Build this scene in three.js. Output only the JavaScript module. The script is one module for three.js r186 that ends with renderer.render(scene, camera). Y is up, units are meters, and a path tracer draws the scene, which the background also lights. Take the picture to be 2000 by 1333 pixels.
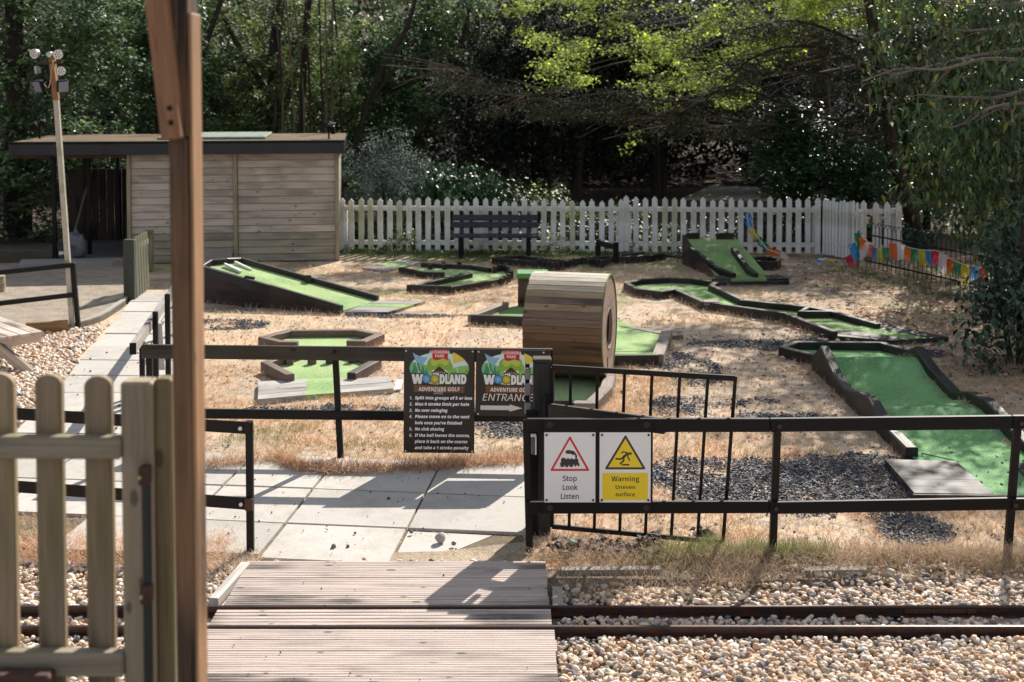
import * as THREE from 'three';
import { mergeGeometries, toCreasedNormals } from 'three/addons/utils/BufferGeometryUtils.js';

// ---------------------------------------------------------------- camera, sky, sun, exposure
const scene = new THREE.Scene();
const camera = new THREE.PerspectiveCamera(30.68, 2000 / 1333, 0.1, 800);
camera.position.set(0, 2.7, 0);
camera.rotation.x = -2.5 * Math.PI / 180;
camera.setViewOffset(2000, 1333, 0, 413.5, 2000, 1333);      // a rising/falling front: verticals stay upright
camera.focus = 7.6;
camera.userData.fStop = 3.4;
scene.add(camera);

const sunDir = new THREE.Vector3(0.55, 1, -1.17).normalize();
const sun = new THREE.DirectionalLight(new THREE.Color(1, 0.94, 0.85), 4.5);
sun.name = 'sun';
sun.position.copy(sunDir).multiplyScalar(60).add(new THREE.Vector3(0, 0, -12));
sun.target.position.set(0, 0, -12);
sun.castShadow = true;
sun.shadow.mapSize.set(2048, 2048);
Object.assign(sun.shadow.camera, { left: -22, right: 22, top: 22, bottom: -22, near: 1, far: 140 });
scene.add(sun, sun.target);
const renderer = new THREE.WebGLRenderer({ antialias: true });
renderer.toneMapping = THREE.LinearToneMapping;
renderer.toneMappingExposure = 1.75;
renderer.shadowMap.enabled = true;

// ---------------------------------------------------------------- random, noise, textures
let seed = 7;
const rnd = () => { seed = (seed + 0x6d2b79f5) | 0; let t = Math.imul(seed ^ (seed >>> 15), 1 | seed); t = (t + Math.imul(t ^ (t >>> 7), 61 | t)) ^ t; return ((t ^ (t >>> 14)) >>> 0) / 4294967296; };
const rr = (a, b) => a + (b - a) * rnd();
const gauss = () => (rnd() + rnd() + rnd() + rnd() - 2) * 1.0;
const clamp = (x, a = 0, b = 1) => Math.min(b, Math.max(a, x)), lerp = (a, b, t) => a + (b - a) * t;
const smooth = (a, b, x) => { const t = clamp((x - a) / (b - a)); return t * t * (3 - 2 * t); };
const hash2 = (x, y, s) => { let h = Math.imul(x | 0, 374761393) + Math.imul(y | 0, 668265263) + Math.imul(s | 0, 974634777); h = Math.imul(h ^ (h >>> 13), 1274126177); h ^= h >>> 16; return (h >>> 0) / 4294967296; };
function vnoise(x, y, s = 0, px = 0, py = 0) {                 // value noise, optionally periodic
  const x0 = Math.floor(x), y0 = Math.floor(y), fx = x - x0, fy = y - y0, u = fx * fx * (3 - 2 * fx), v = fy * fy * (3 - 2 * fy);
  const w = (i, p) => (p ? ((i % p) + p) % p : i);
  const a = hash2(w(x0, px), w(y0, py), s), b = hash2(w(x0 + 1, px), w(y0, py), s), c = hash2(w(x0, px), w(y0 + 1, py), s), d = hash2(w(x0 + 1, px), w(y0 + 1, py), s);
  return lerp(lerp(a, b, u), lerp(c, d, u), v);
}
function fbm(x, y, oct = 4, s = 0, px = 0, py = 0) { let a = 0, g = 0.5, n = 0; for (let i = 0; i < oct; i++) { a += g * vnoise(x, y, s + i * 17, px, py); n += g; g *= 0.5; x *= 2; y *= 2; px *= 2; py *= 2; } return a / n; }
// ---------------------------------------------------------------- the sky: hazy blue with thin bright cloud
{
  const w = 512, h = 256, d = new Float32Array(w * h * 4), v = new THREE.Vector3();
  for (let j = 0, o = 0; j < h; j++) for (let i = 0; i < w; i++, o += 4) {
    const el = ((j + 0.5) / h - 0.5) * Math.PI, az = ((i + 0.5) / w - 0.5) * 2 * Math.PI;
    v.set(Math.cos(el) * Math.cos(az), Math.sin(el), Math.cos(el) * Math.sin(az));
    let c = [0.25, 0.22, 0.18];
    if (el > 0) {
      const t = Math.sqrt(v.y), q = [v.x / (v.y + 0.35), v.z / (v.y + 0.35)], cl = smooth(0.45, 0.68, fbm(q[0] * 1.6 + 20, q[1] * 1.6 + 20, 5, 701)), ang = Math.acos(clamp(v.dot(sunDir), -1, 1)) * 180 / Math.PI, glow = 0.9 * Math.exp(-ang / 9) + 0.12 * Math.exp(-ang / 35);
      c = [[0.58, 0.30], [0.62, 0.37], [0.66, 0.5]].map(([hz, zn], k) => lerp(lerp(hz, zn, t), [0.8, 0.79, 0.78][k], cl * 0.75) + glow * [1, 0.93, 0.82][k]);
    }
    d[o] = c[0]; d[o + 1] = c[1]; d[o + 2] = c[2]; d[o + 3] = 1;
  }
  const t = new THREE.DataTexture(d, w, h, THREE.RGBAFormat, THREE.FloatType); t.mapping = THREE.EquirectangularReflectionMapping; t.magFilter = t.minFilter = THREE.LinearFilter; t.needsUpdate = true;
  scene.background = scene.environment = t; scene.backgroundIntensity = scene.environmentIntensity = 0.55;
}
function tex(w, h, fn, { srgb = true, rx = 1, ry = 1 } = {}) {   // fn(u, v) -> [r, g, b] linear 0..1
  const d = new Uint8Array(w * h * 4), enc = srgb ? (x) => 255 * (x <= 0.0031308 ? 12.92 * x : 1.055 * Math.pow(x, 1 / 2.4) - 0.055) : (x) => 255 * x;
  for (let j = 0, o = 0; j < h; j++) for (let i = 0; i < w; i++, o += 4) { const c = fn((i + 0.5) / w, (j + 0.5) / h); d[o] = enc(clamp(c[0])); d[o + 1] = enc(clamp(c[1])); d[o + 2] = enc(clamp(c[2])); d[o + 3] = 255; }
  const t = new THREE.DataTexture(d, w, h);
  t.magFilter = THREE.LinearFilter; t.minFilter = THREE.LinearMipmapLinearFilter; t.generateMipmaps = true; t.wrapS = t.wrapT = THREE.RepeatWrapping; t.anisotropy = 8;
  if (srgb) t.colorSpace = THREE.SRGBColorSpace;
  t.repeat.set(rx, ry); t.needsUpdate = true;
  return t;
}
// wood: u along the grain, one tile = 1.6 m x 0.4 m
function woodTex(s, { streak = 0.35, knots = 5, moss = 0, stain = 0.3, mossC = [0.55, 0.65, 0.25] } = {}) {
  const kn = []; for (let i = 0; i < knots; i++) kn.push([hash2(i, 1, s), hash2(i, 2, s), 0.5 + hash2(i, 3, s)]);
  return tex(1024, 256, (u, v) => {
    let warp = 0, k = 0;
    for (const [a, b, r] of kn) { let dx = Math.abs(u - a); dx = Math.min(dx, 1 - dx); let dy = v - b; dy -= Math.round(dy); const q = Math.hypot(dx * 1.6 / (0.022 * r), dy * 0.4 / (0.011 * r)); k = Math.max(k, 1 - smooth(0.5, 1.1, q)); warp += Math.exp(-q * 0.35) * Math.sign(dy) * 0.035; }
    const g = fbm(u * 6, (v + warp) * 48, 4, s, 6, 48), f = fbm(u * 24, (v + warp) * 128, 2, s + 5, 24, 128), big = fbm(u * 4, v * 3, 3, s + 9, 4, 3);
    let L = 1 - streak * (1 - g) * 1.1 - streak * 0.5 * (f > 0.62 ? (f - 0.62) * 3 : 0) - stain * smooth(0.5, 0.8, big);
    L *= 1 - 0.6 * k;
    const m = moss * smooth(0.45, 0.7, fbm(u * 5, v * 5, 4, s + 31, 5, 5));
    return [L * lerp(1, mossC[0], m), L * lerp(1, mossC[1], m), L * lerp(1, mossC[2], m)];
  }, { rx: 1 / 1.6, ry: 1 / 0.4 });
}
const T = {
  wood: woodTex(3), wood2: woodTex(11, { knots: 9, streak: 0.5, stain: 0.45 }), woodMoss: woodTex(23, { moss: 0.5, knots: 6, streak: 0.4, mossC: [0.7, 0.74, 0.45] }), woodDark: woodTex(37, { streak: 0.6, stain: 0.5, knots: 3 }),
  woodShed: woodTex(41, { knots: 14, streak: 0.3, stain: 0.22, moss: 0.25, mossC: [0.6, 0.6, 0.5] }),
  paint: tex(512, 512, (u, v) => { const a = fbm(u * 8, v * 8, 4, 61, 8, 8), b = fbm(u * 40, v * 40, 2, 62, 40, 40), m = smooth(0.58, 0.75, a) * 0.55, L = 1 - 0.16 * b - 0.1 * a; return [L * lerp(1, 0.62, m), L * lerp(1, 0.62, m), L * lerp(1, 0.4, m)]; }, { rx: 1 / 1.2, ry: 1 / 1.2 }),
  metal: tex(256, 256, (u, v) => { const a = fbm(u * 16, v * 16, 4, 71, 16, 16), r = smooth(0.62, 0.78, fbm(u * 7, v * 7, 4, 75, 7, 7)); const L = 0.75 + 0.5 * (a - 0.5); return [L * lerp(0.6, 1.0, r), L * lerp(0.6, 0.62, r), L * lerp(0.62, 0.45, r)]; }, { rx: 2, ry: 2 }),
  turf: tex(1024, 1024, (u, v) => { const a = fbm(u * 7, v * 7, 5, 81, 7, 7), wn = smooth(0.48, 0.66, fbm(u * 4, v * 4, 4, 85, 4, 4)), b = vnoise(u * 330, v * 330, 82, 330, 330), c = vnoise(u * 200, v * 200, 83, 200, 200); const L = 0.56 + 0.6 * b * 0.8 + 0.55 * (a - 0.5); const st = smooth(0.9, 0.99, c) * 0.8; return [L * lerp(1, 2.2, st) * lerp(0.85, 1.2, a) * lerp(1, 1.4, wn), L * lerp(1, 1.1, wn), L * lerp(1, 0.9, a) * lerp(1, 1.35, wn)]; }, { rx: 0.4, ry: 0.4 }),
  concrete: tex(1024, 1024, (u, v) => { const a = fbm(u * 5, v * 5, 5, 91, 5, 5), b = vnoise(u * 250, v * 250, 92, 250, 250), c = fbm(u * 30, v * 30, 3, 93, 30, 30); const sp = smooth(0.93, 0.99, vnoise(u * 200, v * 200, 97, 200, 200)) * 0.4; const L = 0.96 + 0.4 * (a - 0.5) + 0.12 * (b - 0.5) + 0.24 * (c - 0.5) - sp; return [L, L * 0.985, L * 0.96]; }, { rx: 0.5, ry: 0.5 }),
  grit: tex(512, 512, (u, v) => { const a = fbm(u * 8, v * 8, 4, 101, 8, 8), b = vnoise(u * 120, v * 120, 102, 120, 120); const L = 0.5 + 0.5 * b + 0.5 * (a - 0.5); return [L, L * 0.93, L * 0.84]; }, { rx: 1, ry: 1 }),
  litter: tex(1024, 1024, (u, v) => { const a = fbm(u * 10, v * 10, 4, 111, 10, 10), b = vnoise(u * 200, v * 90, 112, 200, 90), c = vnoise(u * 70, v * 160, 113, 70, 160); const L = 0.35 + 0.8 * b * c + 0.3 * (a - 0.5); return [L, L * lerp(0.7, 0.85, a), L * lerp(0.5, 0.7, a)]; }, { rx: 0.25, ry: 0.25 }),
  bump: tex(512, 512, (u, v) => { const L = 0.6 * vnoise(u * 128, v * 128, 121, 128, 128) + 0.4 * fbm(u * 16, v * 16, 3, 122, 16, 16); return [L, L, L]; }, { srgb: false, rx: 2, ry: 2 }),
  grain: tex(512, 256, (u, v) => { const L = fbm(u * 5, v * 60, 4, 131, 5, 60); return [L, L, L]; }, { srgb: false, rx: 1 / 1.6, ry: 1 / 0.3 }),
  turfBump: tex(512, 512, (u, v) => { const L = vnoise(u * 100, v * 100, 141, 100, 100); return [L, L, L]; }, { srgb: false, rx: 2, ry: 2 }),
  bark: tex(256, 512, (u, v) => { const a = fbm(u * 12, v * 5, 4, 151, 12, 5), L = 0.5 + 0.9 * (a - 0.35); return [L, L * 0.95, L * 0.9]; }, { rx: 1, ry: 1 }),
};
const std = (r, g, b, map, o = {}) => { const m = new THREE.MeshStandardMaterial({ roughness: 0.85, map: map ?? null, ...o }); m.color.setRGB(r, g, b); return m; };
const variants = (n, k, make) => Array.from({ length: n }, (_, i) => make(1 + k * ((i + 0.5) / n - 0.5) * 2, i));
const wb = (o = {}) => ({ bumpMap: T.grain, bumpScale: 0.0025, ...o });
const dark = (r, g, b, map, o = {}) => { const m = new THREE.MeshPhysicalMaterial({ roughness: 0.5, map, specularIntensity: 0.4, ...o }); m.color.setRGB(r, g, b); return m; };
const M = {
  kerb: variants(3, 0.25, (k, i) => dark(0.036 * k, 0.029 * k, 0.026 * k, i % 2 ? T.woodDark : T.wood2, wb({ roughness: 0.48, specularIntensity: 0.8 }))),
  kerbPale: variants(3, 0.2, (k, i) => std(0.3 * k, 0.235 * k, 0.2 * k, i % 2 ? T.wood : T.wood2, wb({ roughness: 0.75 }))),
  kerbBrown: variants(3, 0.2, (k, i) => std(0.19 * k, 0.125 * k, 0.1 * k, i % 2 ? T.wood : T.wood2, wb({ roughness: 0.65 }))),
  side: std(0.06, 0.034, 0.026, T.wood2, wb({ roughness: 0.7 })),
  matPale: variants(4, 0.15, (k, i) => std(0.46 * k, 0.43 * k, 0.4 * k, i % 2 ? T.wood : T.wood2, wb())),
  matGrey: variants(4, 0.25, (k, i) => std(0.1 * k, 0.08 * k, 0.077 * k, i % 2 ? T.wood2 : T.woodDark, wb({ roughness: 0.6 }))),
  deck: variants(5, 0.15, (k, i) => std(0.62 * k, 0.51 * k, 0.45 * k, [T.wood, T.wood2][i % 2], wb({ roughness: 0.8 }))),
  deckGroove: std(0.2, 0.165, 0.14, T.wood2, wb({ roughness: 0.95 })),
  shed: variants(5, 0.14, (k, i) => std(0.6 * k, 0.52 * k, 0.44 * k, T.woodShed, wb())),
  shedLow: variants(3, 0.15, (k) => std(0.42 * k, 0.38 * k, 0.29 * k, T.woodShed, wb())),
  batten: std(0.42, 0.35, 0.24, T.wood, wb()),
  black: dark(0.009, 0.009, 0.011, T.paint),
  blackWood: variants(3, 0.2, (k) => dark(0.016 * k, 0.015 * k, 0.0145 * k, T.woodDark, wb())),
  railBoard: dark(0.075, 0.064, 0.048, T.woodMoss, wb({ roughness: 0.6 })),
  metal: dark(0.016, 0.015, 0.017, T.metal, { roughness: 0.45, specularIntensity: 0.5 }),
  rust: std(0.16, 0.075, 0.045, T.metal, { roughness: 0.8 }),
  galv: std(0.45, 0.47, 0.48, T.metal, { roughness: 0.45, metalness: 0.4 }),
  steel: std(0.12, 0.07, 0.06, T.metal, { roughness: 0.38, metalness: 0.35 }),
  railHead: std(0.3, 0.24, 0.23, T.metal, { roughness: 0.35, metalness: 0.5 }),
  white: variants(3, 0.08, (k, i) => std(0.84 * k, 0.84 * k, 0.83 * k, T.paint, { roughness: 0.65 })),
  whiteMoss: std(0.64, 0.65, 0.52, T.paint, { roughness: 0.7 }),
  bench: dark(0.045, 0.052, 0.064, T.paint, { roughness: 0.5 }),
  turfPale: dark(0.37, 0.53, 0.24, T.turf, { roughness: 0.9, bumpMap: T.turfBump, bumpScale: 0.004 }),  // paler copy of the turf, sunlit look put into its colour
  turfMid: dark(0.27, 0.44, 0.17, T.turf, { roughness: 0.85, bumpMap: T.turfBump, bumpScale: 0.004 }),  // same turf toned down, dappled shade put into its colour
  turfDeep: dark(0.2, 0.43, 0.18, T.turf, { roughness: 0.8, bumpMap: T.turfBump, bumpScale: 0.004 }),  // same turf, deeper copy with part shade put into its colour
  slab: variants(6, 0.12, (k) => std(0.48 * k, 0.45 * k, 0.415 * k, T.concrete, { roughness: 0.9, bumpMap: T.bump, bumpScale: 0.002 })),
  concrete: std(0.36, 0.335, 0.3, T.concrete, { roughness: 0.92, bumpMap: T.bump, bumpScale: 0.003 }),
  greyConc: std(0.3, 0.28, 0.26, T.concrete, { roughness: 0.92, bumpMap: T.bump, bumpScale: 0.003 }),
  grit: std(0.5, 0.42, 0.33, T.grit, { roughness: 1, bumpMap: T.bump, bumpScale: 0.01 }),
  litter: std(0.16, 0.13, 0.11, T.litter, { roughness: 1, bumpMap: T.bump, bumpScale: 0.02 }),
  gate: variants(3, 0.14, (k) => std(0.36 * k, 0.265 * k, 0.165 * k, T.woodMoss, wb({ roughness: 0.75 }))),
  gatePost: std(0.44, 0.345, 0.235, T.woodShed, wb({ roughness: 0.75 })),
  gatePost2: std(0.25, 0.19, 0.1, T.woodMoss, wb({ roughness: 0.75 })),
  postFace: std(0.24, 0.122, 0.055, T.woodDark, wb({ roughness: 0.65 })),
  postSideLit: std(0.46, 0.25, 0.125, T.wood2, wb({ roughness: 0.65 })),  // paler copy of the post timber, sunlight put into its colour
  brace: std(0.42, 0.195, 0.09, T.woodDark, wb({ roughness: 0.65 })),
  bark: std(0.055, 0.045, 0.036, T.bark, { roughness: 1, bumpMap: T.bark, bumpScale: 0.02 }),
  barkRed: std(0.075, 0.045, 0.034, T.bark, { roughness: 1, bumpMap: T.bark, bumpScale: 0.02 }),
  barkPale: std(0.34, 0.31, 0.28, T.bark, { roughness: 0.9 }),
  twig: std(0.2, 0.16, 0.12, T.bark, { roughness: 0.9 }),
};

// ---------------------------------------------------------------- naming and tagging
const used = new Map();
const numbered = (n) => { const k = used.get(n) ?? 0; used.set(n, k + 1); return k ? n + '_' + String(k).padStart(3, '0') : n; };
function tag(o, label, category, group, kind) { if (label) o.userData.label = label; if (category) o.userData.category = category; if (group) o.userData.group = group; if (kind) o.userData.kind = kind; return o; }
function thing(name, label, category, [x, y, z] = [0, 0, 0], turn = 0, group) {
  const o = new THREE.Group(); o.name = numbered(name); scene.add(o); o.position.set(x, y, z); o.rotation.y = turn;
  return tag(o, label, category, group);
}
function part(parent, name, geo, mat, label) {
  const m = new THREE.Mesh(geo, mat); m.name = parent === scene ? numbered(name) : name; m.castShadow = m.receiveShadow = true; parent.add(m);
  if (label) m.userData.label = label;
  return m;
}
function solo(name, geo, mat, label, category, group) { return tag(part(scene, name, geo, mat), label, category, group); }
const struct = (name, geo, mat, label) => { const m = part(scene, name, geo, mat); m.userData.kind = 'structure'; if (label) m.userData.label = label; return m; };
const pick = (a) => (Array.isArray(a) ? a[Math.floor(rnd() * a.length)] : a);

// ---------------------------------------------------------------- geometry helpers (uv in metres, u along the longest side)
class Tri {
  constructor() { this.p = []; this.uv = []; }
  tri(a, b, c, ua, ub, uc) { this.p.push(...a, ...b, ...c); this.uv.push(...ua, ...ub, ...uc); }
  quad(a, b, c, d, ua, ub, uc, ud) { this.tri(a, b, c, ua, ub, uc); this.tri(a, c, d, ua, uc, ud); }
  geo() { const g = new THREE.BufferGeometry(); g.setAttribute('position', new THREE.Float32BufferAttribute(this.p, 3)); g.setAttribute('uv', new THREE.Float32BufferAttribute(this.uv, 2)); g.computeVertexNormals(); return g; }
}
function box(w, h, d, c = 0.004, grain) {                       // chamfered, 44 triangles, centred
  const s = [w / 2, h / 2, d / 2], long = grain ?? (w >= h && w >= d ? 0 : h >= d ? 1 : 2), off = [rr(0, 7), rr(0, 7)], t = new Tri();
  c = Math.min(c, w * 0.3, h * 0.3, d * 0.3);
  const uvOf = (p, n) => { const others = [0, 1, 2].filter((k) => k !== n); if (n === long) return [p[others[0]] * 0.3 + off[0], p[others[1]] + off[1]]; const o = others.find((k) => k !== long); return [p[long] + off[0], p[o] + off[1] + n * 0.13]; };
  const add = (ps, n) => {
    const [a, b, c2] = ps, ab = [b[0] - a[0], b[1] - a[1], b[2] - a[2]], ac = [c2[0] - a[0], c2[1] - a[1], c2[2] - a[2]];
    const nx = ab[1] * ac[2] - ab[2] * ac[1], ny = ab[2] * ac[0] - ab[0] * ac[2], nz = ab[0] * ac[1] - ab[1] * ac[0];
    if (nx * (a[0] + b[0] + c2[0]) + ny * (a[1] + b[1] + c2[1]) + nz * (a[2] + b[2] + c2[2]) < 0) ps.reverse();
    const u = ps.map((p) => uvOf(p, n));
    if (ps.length === 4) t.quad(...ps, ...u); else t.tri(...ps, ...u);
  };
  const P = (n, sn, a, va, b, vb) => { const q = [0, 0, 0]; q[n] = sn * s[n]; q[a] = va; q[b] = vb; return q; };
  for (let n = 0; n < 3; n++) {
    const a = (n + 1) % 3, b = (n + 2) % 3, A = s[a] - c, B = s[b] - c;
    for (const sn of [-1, 1]) add([P(n, sn, a, -A, b, -B), P(n, sn, a, A, b, -B), P(n, sn, a, A, b, B), P(n, sn, a, -A, b, B)], n);
    if (c > 0) for (const sa of [-1, 1]) for (const sb of [-1, 1]) {   // edges along n
      const N = s[n] - c, e = (k, v) => { const q = [0, 0, 0]; q[n] = v; q[a] = sa * (k ? s[a] - c : s[a]); q[b] = sb * (k ? s[b] : s[b] - c); return q; };
      add([e(0, -N), e(0, N), e(1, N), e(1, -N)], a);
    }
  }
  if (c > 0) for (const x of [-1, 1]) for (const y of [-1, 1]) for (const z of [-1, 1]) add([[x * s[0], y * (s[1] - c), z * (s[2] - c)], [x * (s[0] - c), y * s[1], z * (s[2] - c)], [x * (s[0] - c), y * (s[1] - c), z * s[2]]], 0);
  return t.geo();
}
const at = (g, x, y, z, ry = 0, rz = 0, rx = 0) => g.applyMatrix4(new THREE.Matrix4().compose(new THREE.Vector3(x, y, z), new THREE.Quaternion().setFromEuler(new THREE.Euler(rx, ry, rz, 'YXZ')), new THREE.Vector3(1, 1, 1)));
function bar(a, b, w, h, c = 0.003) {                            // a beam from a to b: w sideways, h upwards
  const A = new THREE.Vector3(...a), B = new THREE.Vector3(...b), d = B.clone().sub(A), L = d.length(), g = box(L, h, w, c, 0);
  const x = d.clone().normalize(); let up = new THREE.Vector3(0, 1, 0); if (Math.abs(x.y) > 0.95) up = new THREE.Vector3(0, 0, 1);
  const z = x.clone().cross(up).normalize(), y = z.clone().cross(x);
  return g.applyMatrix4(new THREE.Matrix4().makeBasis(x, y, z).setPosition(A.add(B).multiplyScalar(0.5)));
}
function cyl(a, b, r0, r1 = r0, n = 10) {
  const A = new THREE.Vector3(...a), B = new THREE.Vector3(...b), d = B.clone().sub(A), g = new THREE.CylinderGeometry(r1, r0, d.length(), n, 1);
  return g.applyMatrix4(new THREE.Matrix4().compose(A.clone().add(B).multiplyScalar(0.5), new THREE.Quaternion().setFromUnitVectors(new THREE.Vector3(0, 1, 0), d.normalize()), new THREE.Vector3(1, 1, 1)));
}
function tube(pts, radii, n = 7) {                               // tapered limb through points
  const curve = new THREE.CatmullRomCurve3(pts.map((p) => new THREE.Vector3(...p))), m = Math.max(4, (pts.length - 1) * 4), pos = [], uv = [], idx = [], fr = curve.computeFrenetFrames(m, false), L = curve.getLength();
  for (let i = 0; i <= m; i++) {
    const t = i / m, p = curve.getPoint(t), k = t * (radii.length - 1), k0 = Math.min(radii.length - 2, Math.floor(k)), r = lerp(radii[k0], radii[k0 + 1], k - k0);
    for (let j = 0; j <= n; j++) { const a = j / n * Math.PI * 2, v = fr.normals[i].clone().multiplyScalar(Math.cos(a)).addScaledVector(fr.binormals[i], Math.sin(a)); pos.push(p.x + v.x * r, p.y + v.y * r, p.z + v.z * r); uv.push(j / n, t * L); }
  }
  for (let i = 0; i < m; i++) for (let j = 0; j < n; j++) { const a = i * (n + 1) + j, b = a + n + 1; idx.push(a, a + 1, b, b, a + 1, b + 1); }
  const g = new THREE.BufferGeometry(); g.setAttribute('position', new THREE.Float32BufferAttribute(pos, 3)); g.setAttribute('uv', new THREE.Float32BufferAttribute(uv, 2)); g.setIndex(idx); g.computeVertexNormals(); return g;
}
// vertical prism over a polygon in plan; per-corner tops and bottoms allowed
function prism(poly, y0, y1, grain) {
  const n = poly.length, lo = (i) => (Array.isArray(y0) ? y0[i] : y0), hi = (i) => (Array.isArray(y1) ? y1[i] : y1), t = new Tri(), off = [rr(0, 5), rr(0, 5)];
  let area = 0; for (let i = 0; i < n; i++) { const [a, b] = poly[i], [c, d] = poly[(i + 1) % n]; area += a * d - c * b; }
  const ccw = area < 0;                                        // seen from above (x right, z towards the viewer)
  const g0 = grain ?? Math.atan2(poly[1][1] - poly[0][1], poly[1][0] - poly[0][0]), cg = Math.cos(g0), sg = Math.sin(g0);
  const U = ([x, z]) => [x * cg + z * sg + off[0], -x * sg + z * cg + off[1]];
  const tris = THREE.ShapeUtils.triangulateShape(poly.map((p) => new THREE.Vector2(...p)), []);
  for (const [a, b, c] of tris) {
    const A = [poly[a][0], hi(a), poly[a][1]], B = [poly[b][0], hi(b), poly[b][1]], C = [poly[c][0], hi(c), poly[c][1]];
    const up = (B[2] - A[2]) * (C[0] - A[0]) - (B[0] - A[0]) * (C[2] - A[2]) > 0;
    const q = up ? [a, b, c] : [a, c, b];
    t.tri(...q.map((k) => [poly[k][0], hi(k), poly[k][1]]), ...q.map((k) => U(poly[k])));
    const r = [...q].reverse();
    t.tri(...r.map((k) => [poly[k][0], lo(k), poly[k][1]]), ...r.map((k) => U(poly[k])));
  }
  let run = off[0];
  for (let i = 0; i < n; i++) {
    const j = (i + 1) % n, [ax, az] = poly[i], [bx, bz] = poly[j], L = Math.hypot(bx - ax, bz - az), A0 = [ax, lo(i), az], B0 = [bx, lo(j), bz], A1 = [ax, hi(i), az], B1 = [bx, hi(j), bz], u0 = run, u1 = run + L;
    if (ccw) t.quad(A0, B0, B1, A1, [u0, A0[1]], [u1, B0[1]], [u1, B1[1]], [u0, A1[1]]); else t.quad(B0, A0, A1, B1, [u1, B0[1]], [u0, A0[1]], [u0, A1[1]], [u1, B1[1]]);
    run = u1;
  }
  return t.geo();
}
// kerb timbers along a line of points [x, z, top, bottom]; one chamfered piece per segment, mitred
function kerbs(parent, pts, { w = 0.07, top = 0.085, bottom = 0, closed = false, mat = M.kerb, name = 'kerb', c = 0.007 } = {}) {
  const n = pts.length, P = pts.map((p) => ({ x: p[0], z: p[1], t: p[2] ?? top, b: p[3] ?? bottom })), dir = (a, b) => { const L = Math.hypot(b.x - a.x, b.z - a.z) || 1; return [(b.x - a.x) / L, (b.z - a.z) / L]; };
  const mit = (i) => {
    const a = i > 0 || closed ? dir(P[(i + n - 1) % n], P[i]) : null, b = i < n - 1 || closed ? dir(P[i], P[(i + 1) % n]) : null;
    if (!a) return [-b[1], b[0]]; if (!b) return [-a[1], a[0]];
    let mx = -a[1] - b[1], mz = a[0] + b[0]; const L = Math.hypot(mx, mz) || 1; mx /= L; mz /= L;
    const k = Math.max(0.35, mx * -a[1] + mz * a[0]); return [mx / k, mz / k];
  };
  for (let i = 0; i < (closed ? n : n - 1); i++) {
    const j = (i + 1) % n, A = P[i], B = P[j], ma = mit(i), mb = mit(j), off = [rr(0, 9), rr(0, 9)], L = Math.hypot(B.x - A.x, B.z - A.z), t = new Tri(), d = dir(A, B), g = 0.0012;
    const sec = [[-0.5, 0, 0], [-0.5, 1, -c], [-0.5 + c / w, 1, 0], [0.5 - c / w, 1, 0], [0.5, 1, -c], [0.5, 0, 0]], jit = [rr(-0.003, 0.003), rr(-0.003, 0.003)];
    const pt = (Q, m, s, e, k) => [Q.x + m[0] * s[0] * w + d[0] * g * e, (s[1] ? Q.t + s[2] + jit[k] : Q.b), Q.z + m[1] * s[0] * w + d[1] * g * e];
    const a = sec.map((s) => pt(A, ma, s, 1, 0)), b = sec.map((s) => pt(B, mb, s, -1, 1));
    let v = off[1];
    for (let k = 0; k < 5; k++) { const dv = Math.hypot(a[k + 1][0] - a[k][0], a[k + 1][1] - a[k][1], a[k + 1][2] - a[k][2]); t.quad(a[k], b[k], b[k + 1], a[k + 1], [off[0], v], [off[0] + L, v], [off[0] + L, v + dv], [off[0], v + dv]); v += dv; }
    for (const [q, f] of [[a, 0], [b, 1]]) for (let k = 1; k < 5; k++) { const z = (p) => [p[0] - q[0][0] + off[0], p[1]]; if (f) t.tri(q[0], q[k + 1], q[k], z(q[0]), z(q[k + 1]), z(q[k])); else t.tri(q[0], q[k], q[k + 1], z(q[0]), z(q[k]), z(q[k + 1])); }
    const geo = t.geo();
    // faces must look outwards
    part(parent, name, flipIfInward(geo), pick(mat));
  }
}
function flipIfInward(g) {
  const p = g.attributes.position, n = g.attributes.normal; let vol = 0;
  for (let i = 0; i < p.count; i += 3) { const a = [p.getX(i), p.getY(i), p.getZ(i)], b = [p.getX(i + 1), p.getY(i + 1), p.getZ(i + 1)], c = [p.getX(i + 2), p.getY(i + 2), p.getZ(i + 2)]; vol += a[0] * (b[1] * c[2] - b[2] * c[1]) - a[1] * (b[0] * c[2] - b[2] * c[0]) + a[2] * (b[0] * c[1] - b[1] * c[0]); }
  if (vol < 0) { const u = g.attributes.uv; for (let i = 0; i < p.count; i += 3) { for (const A of [p, u]) { const s = A.itemSize, x = A.array; for (let k = 0; k < s; k++) { const q = x[(i + 1) * s + k]; x[(i + 1) * s + k] = x[(i + 2) * s + k]; x[(i + 2) * s + k] = q; } } } g.computeVertexNormals(); }
  return g;
}
// boards filling the quad a-b-c-d: boards run along a->b, stepping towards d
function boards(parent, a, b, c, d, n, y, th, mat, gap = 0.006, name = 'board') {
  const L = (p, q, t) => [lerp(p[0], q[0], t), lerp(p[1], q[1], t)], len = Math.hypot(d[0] - a[0], d[1] - a[1]), e = gap / len / 2;
  for (let i = 0; i < n; i++) { const t0 = i / n + e, t1 = (i + 1) / n - e, dy = rr(-0.003, 0.003); part(parent, name, prism([L(a, d, t0), L(b, c, t0), L(b, c, t1), L(a, d, t1)], y - th, y + dy), pick(mat)); }
}
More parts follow.
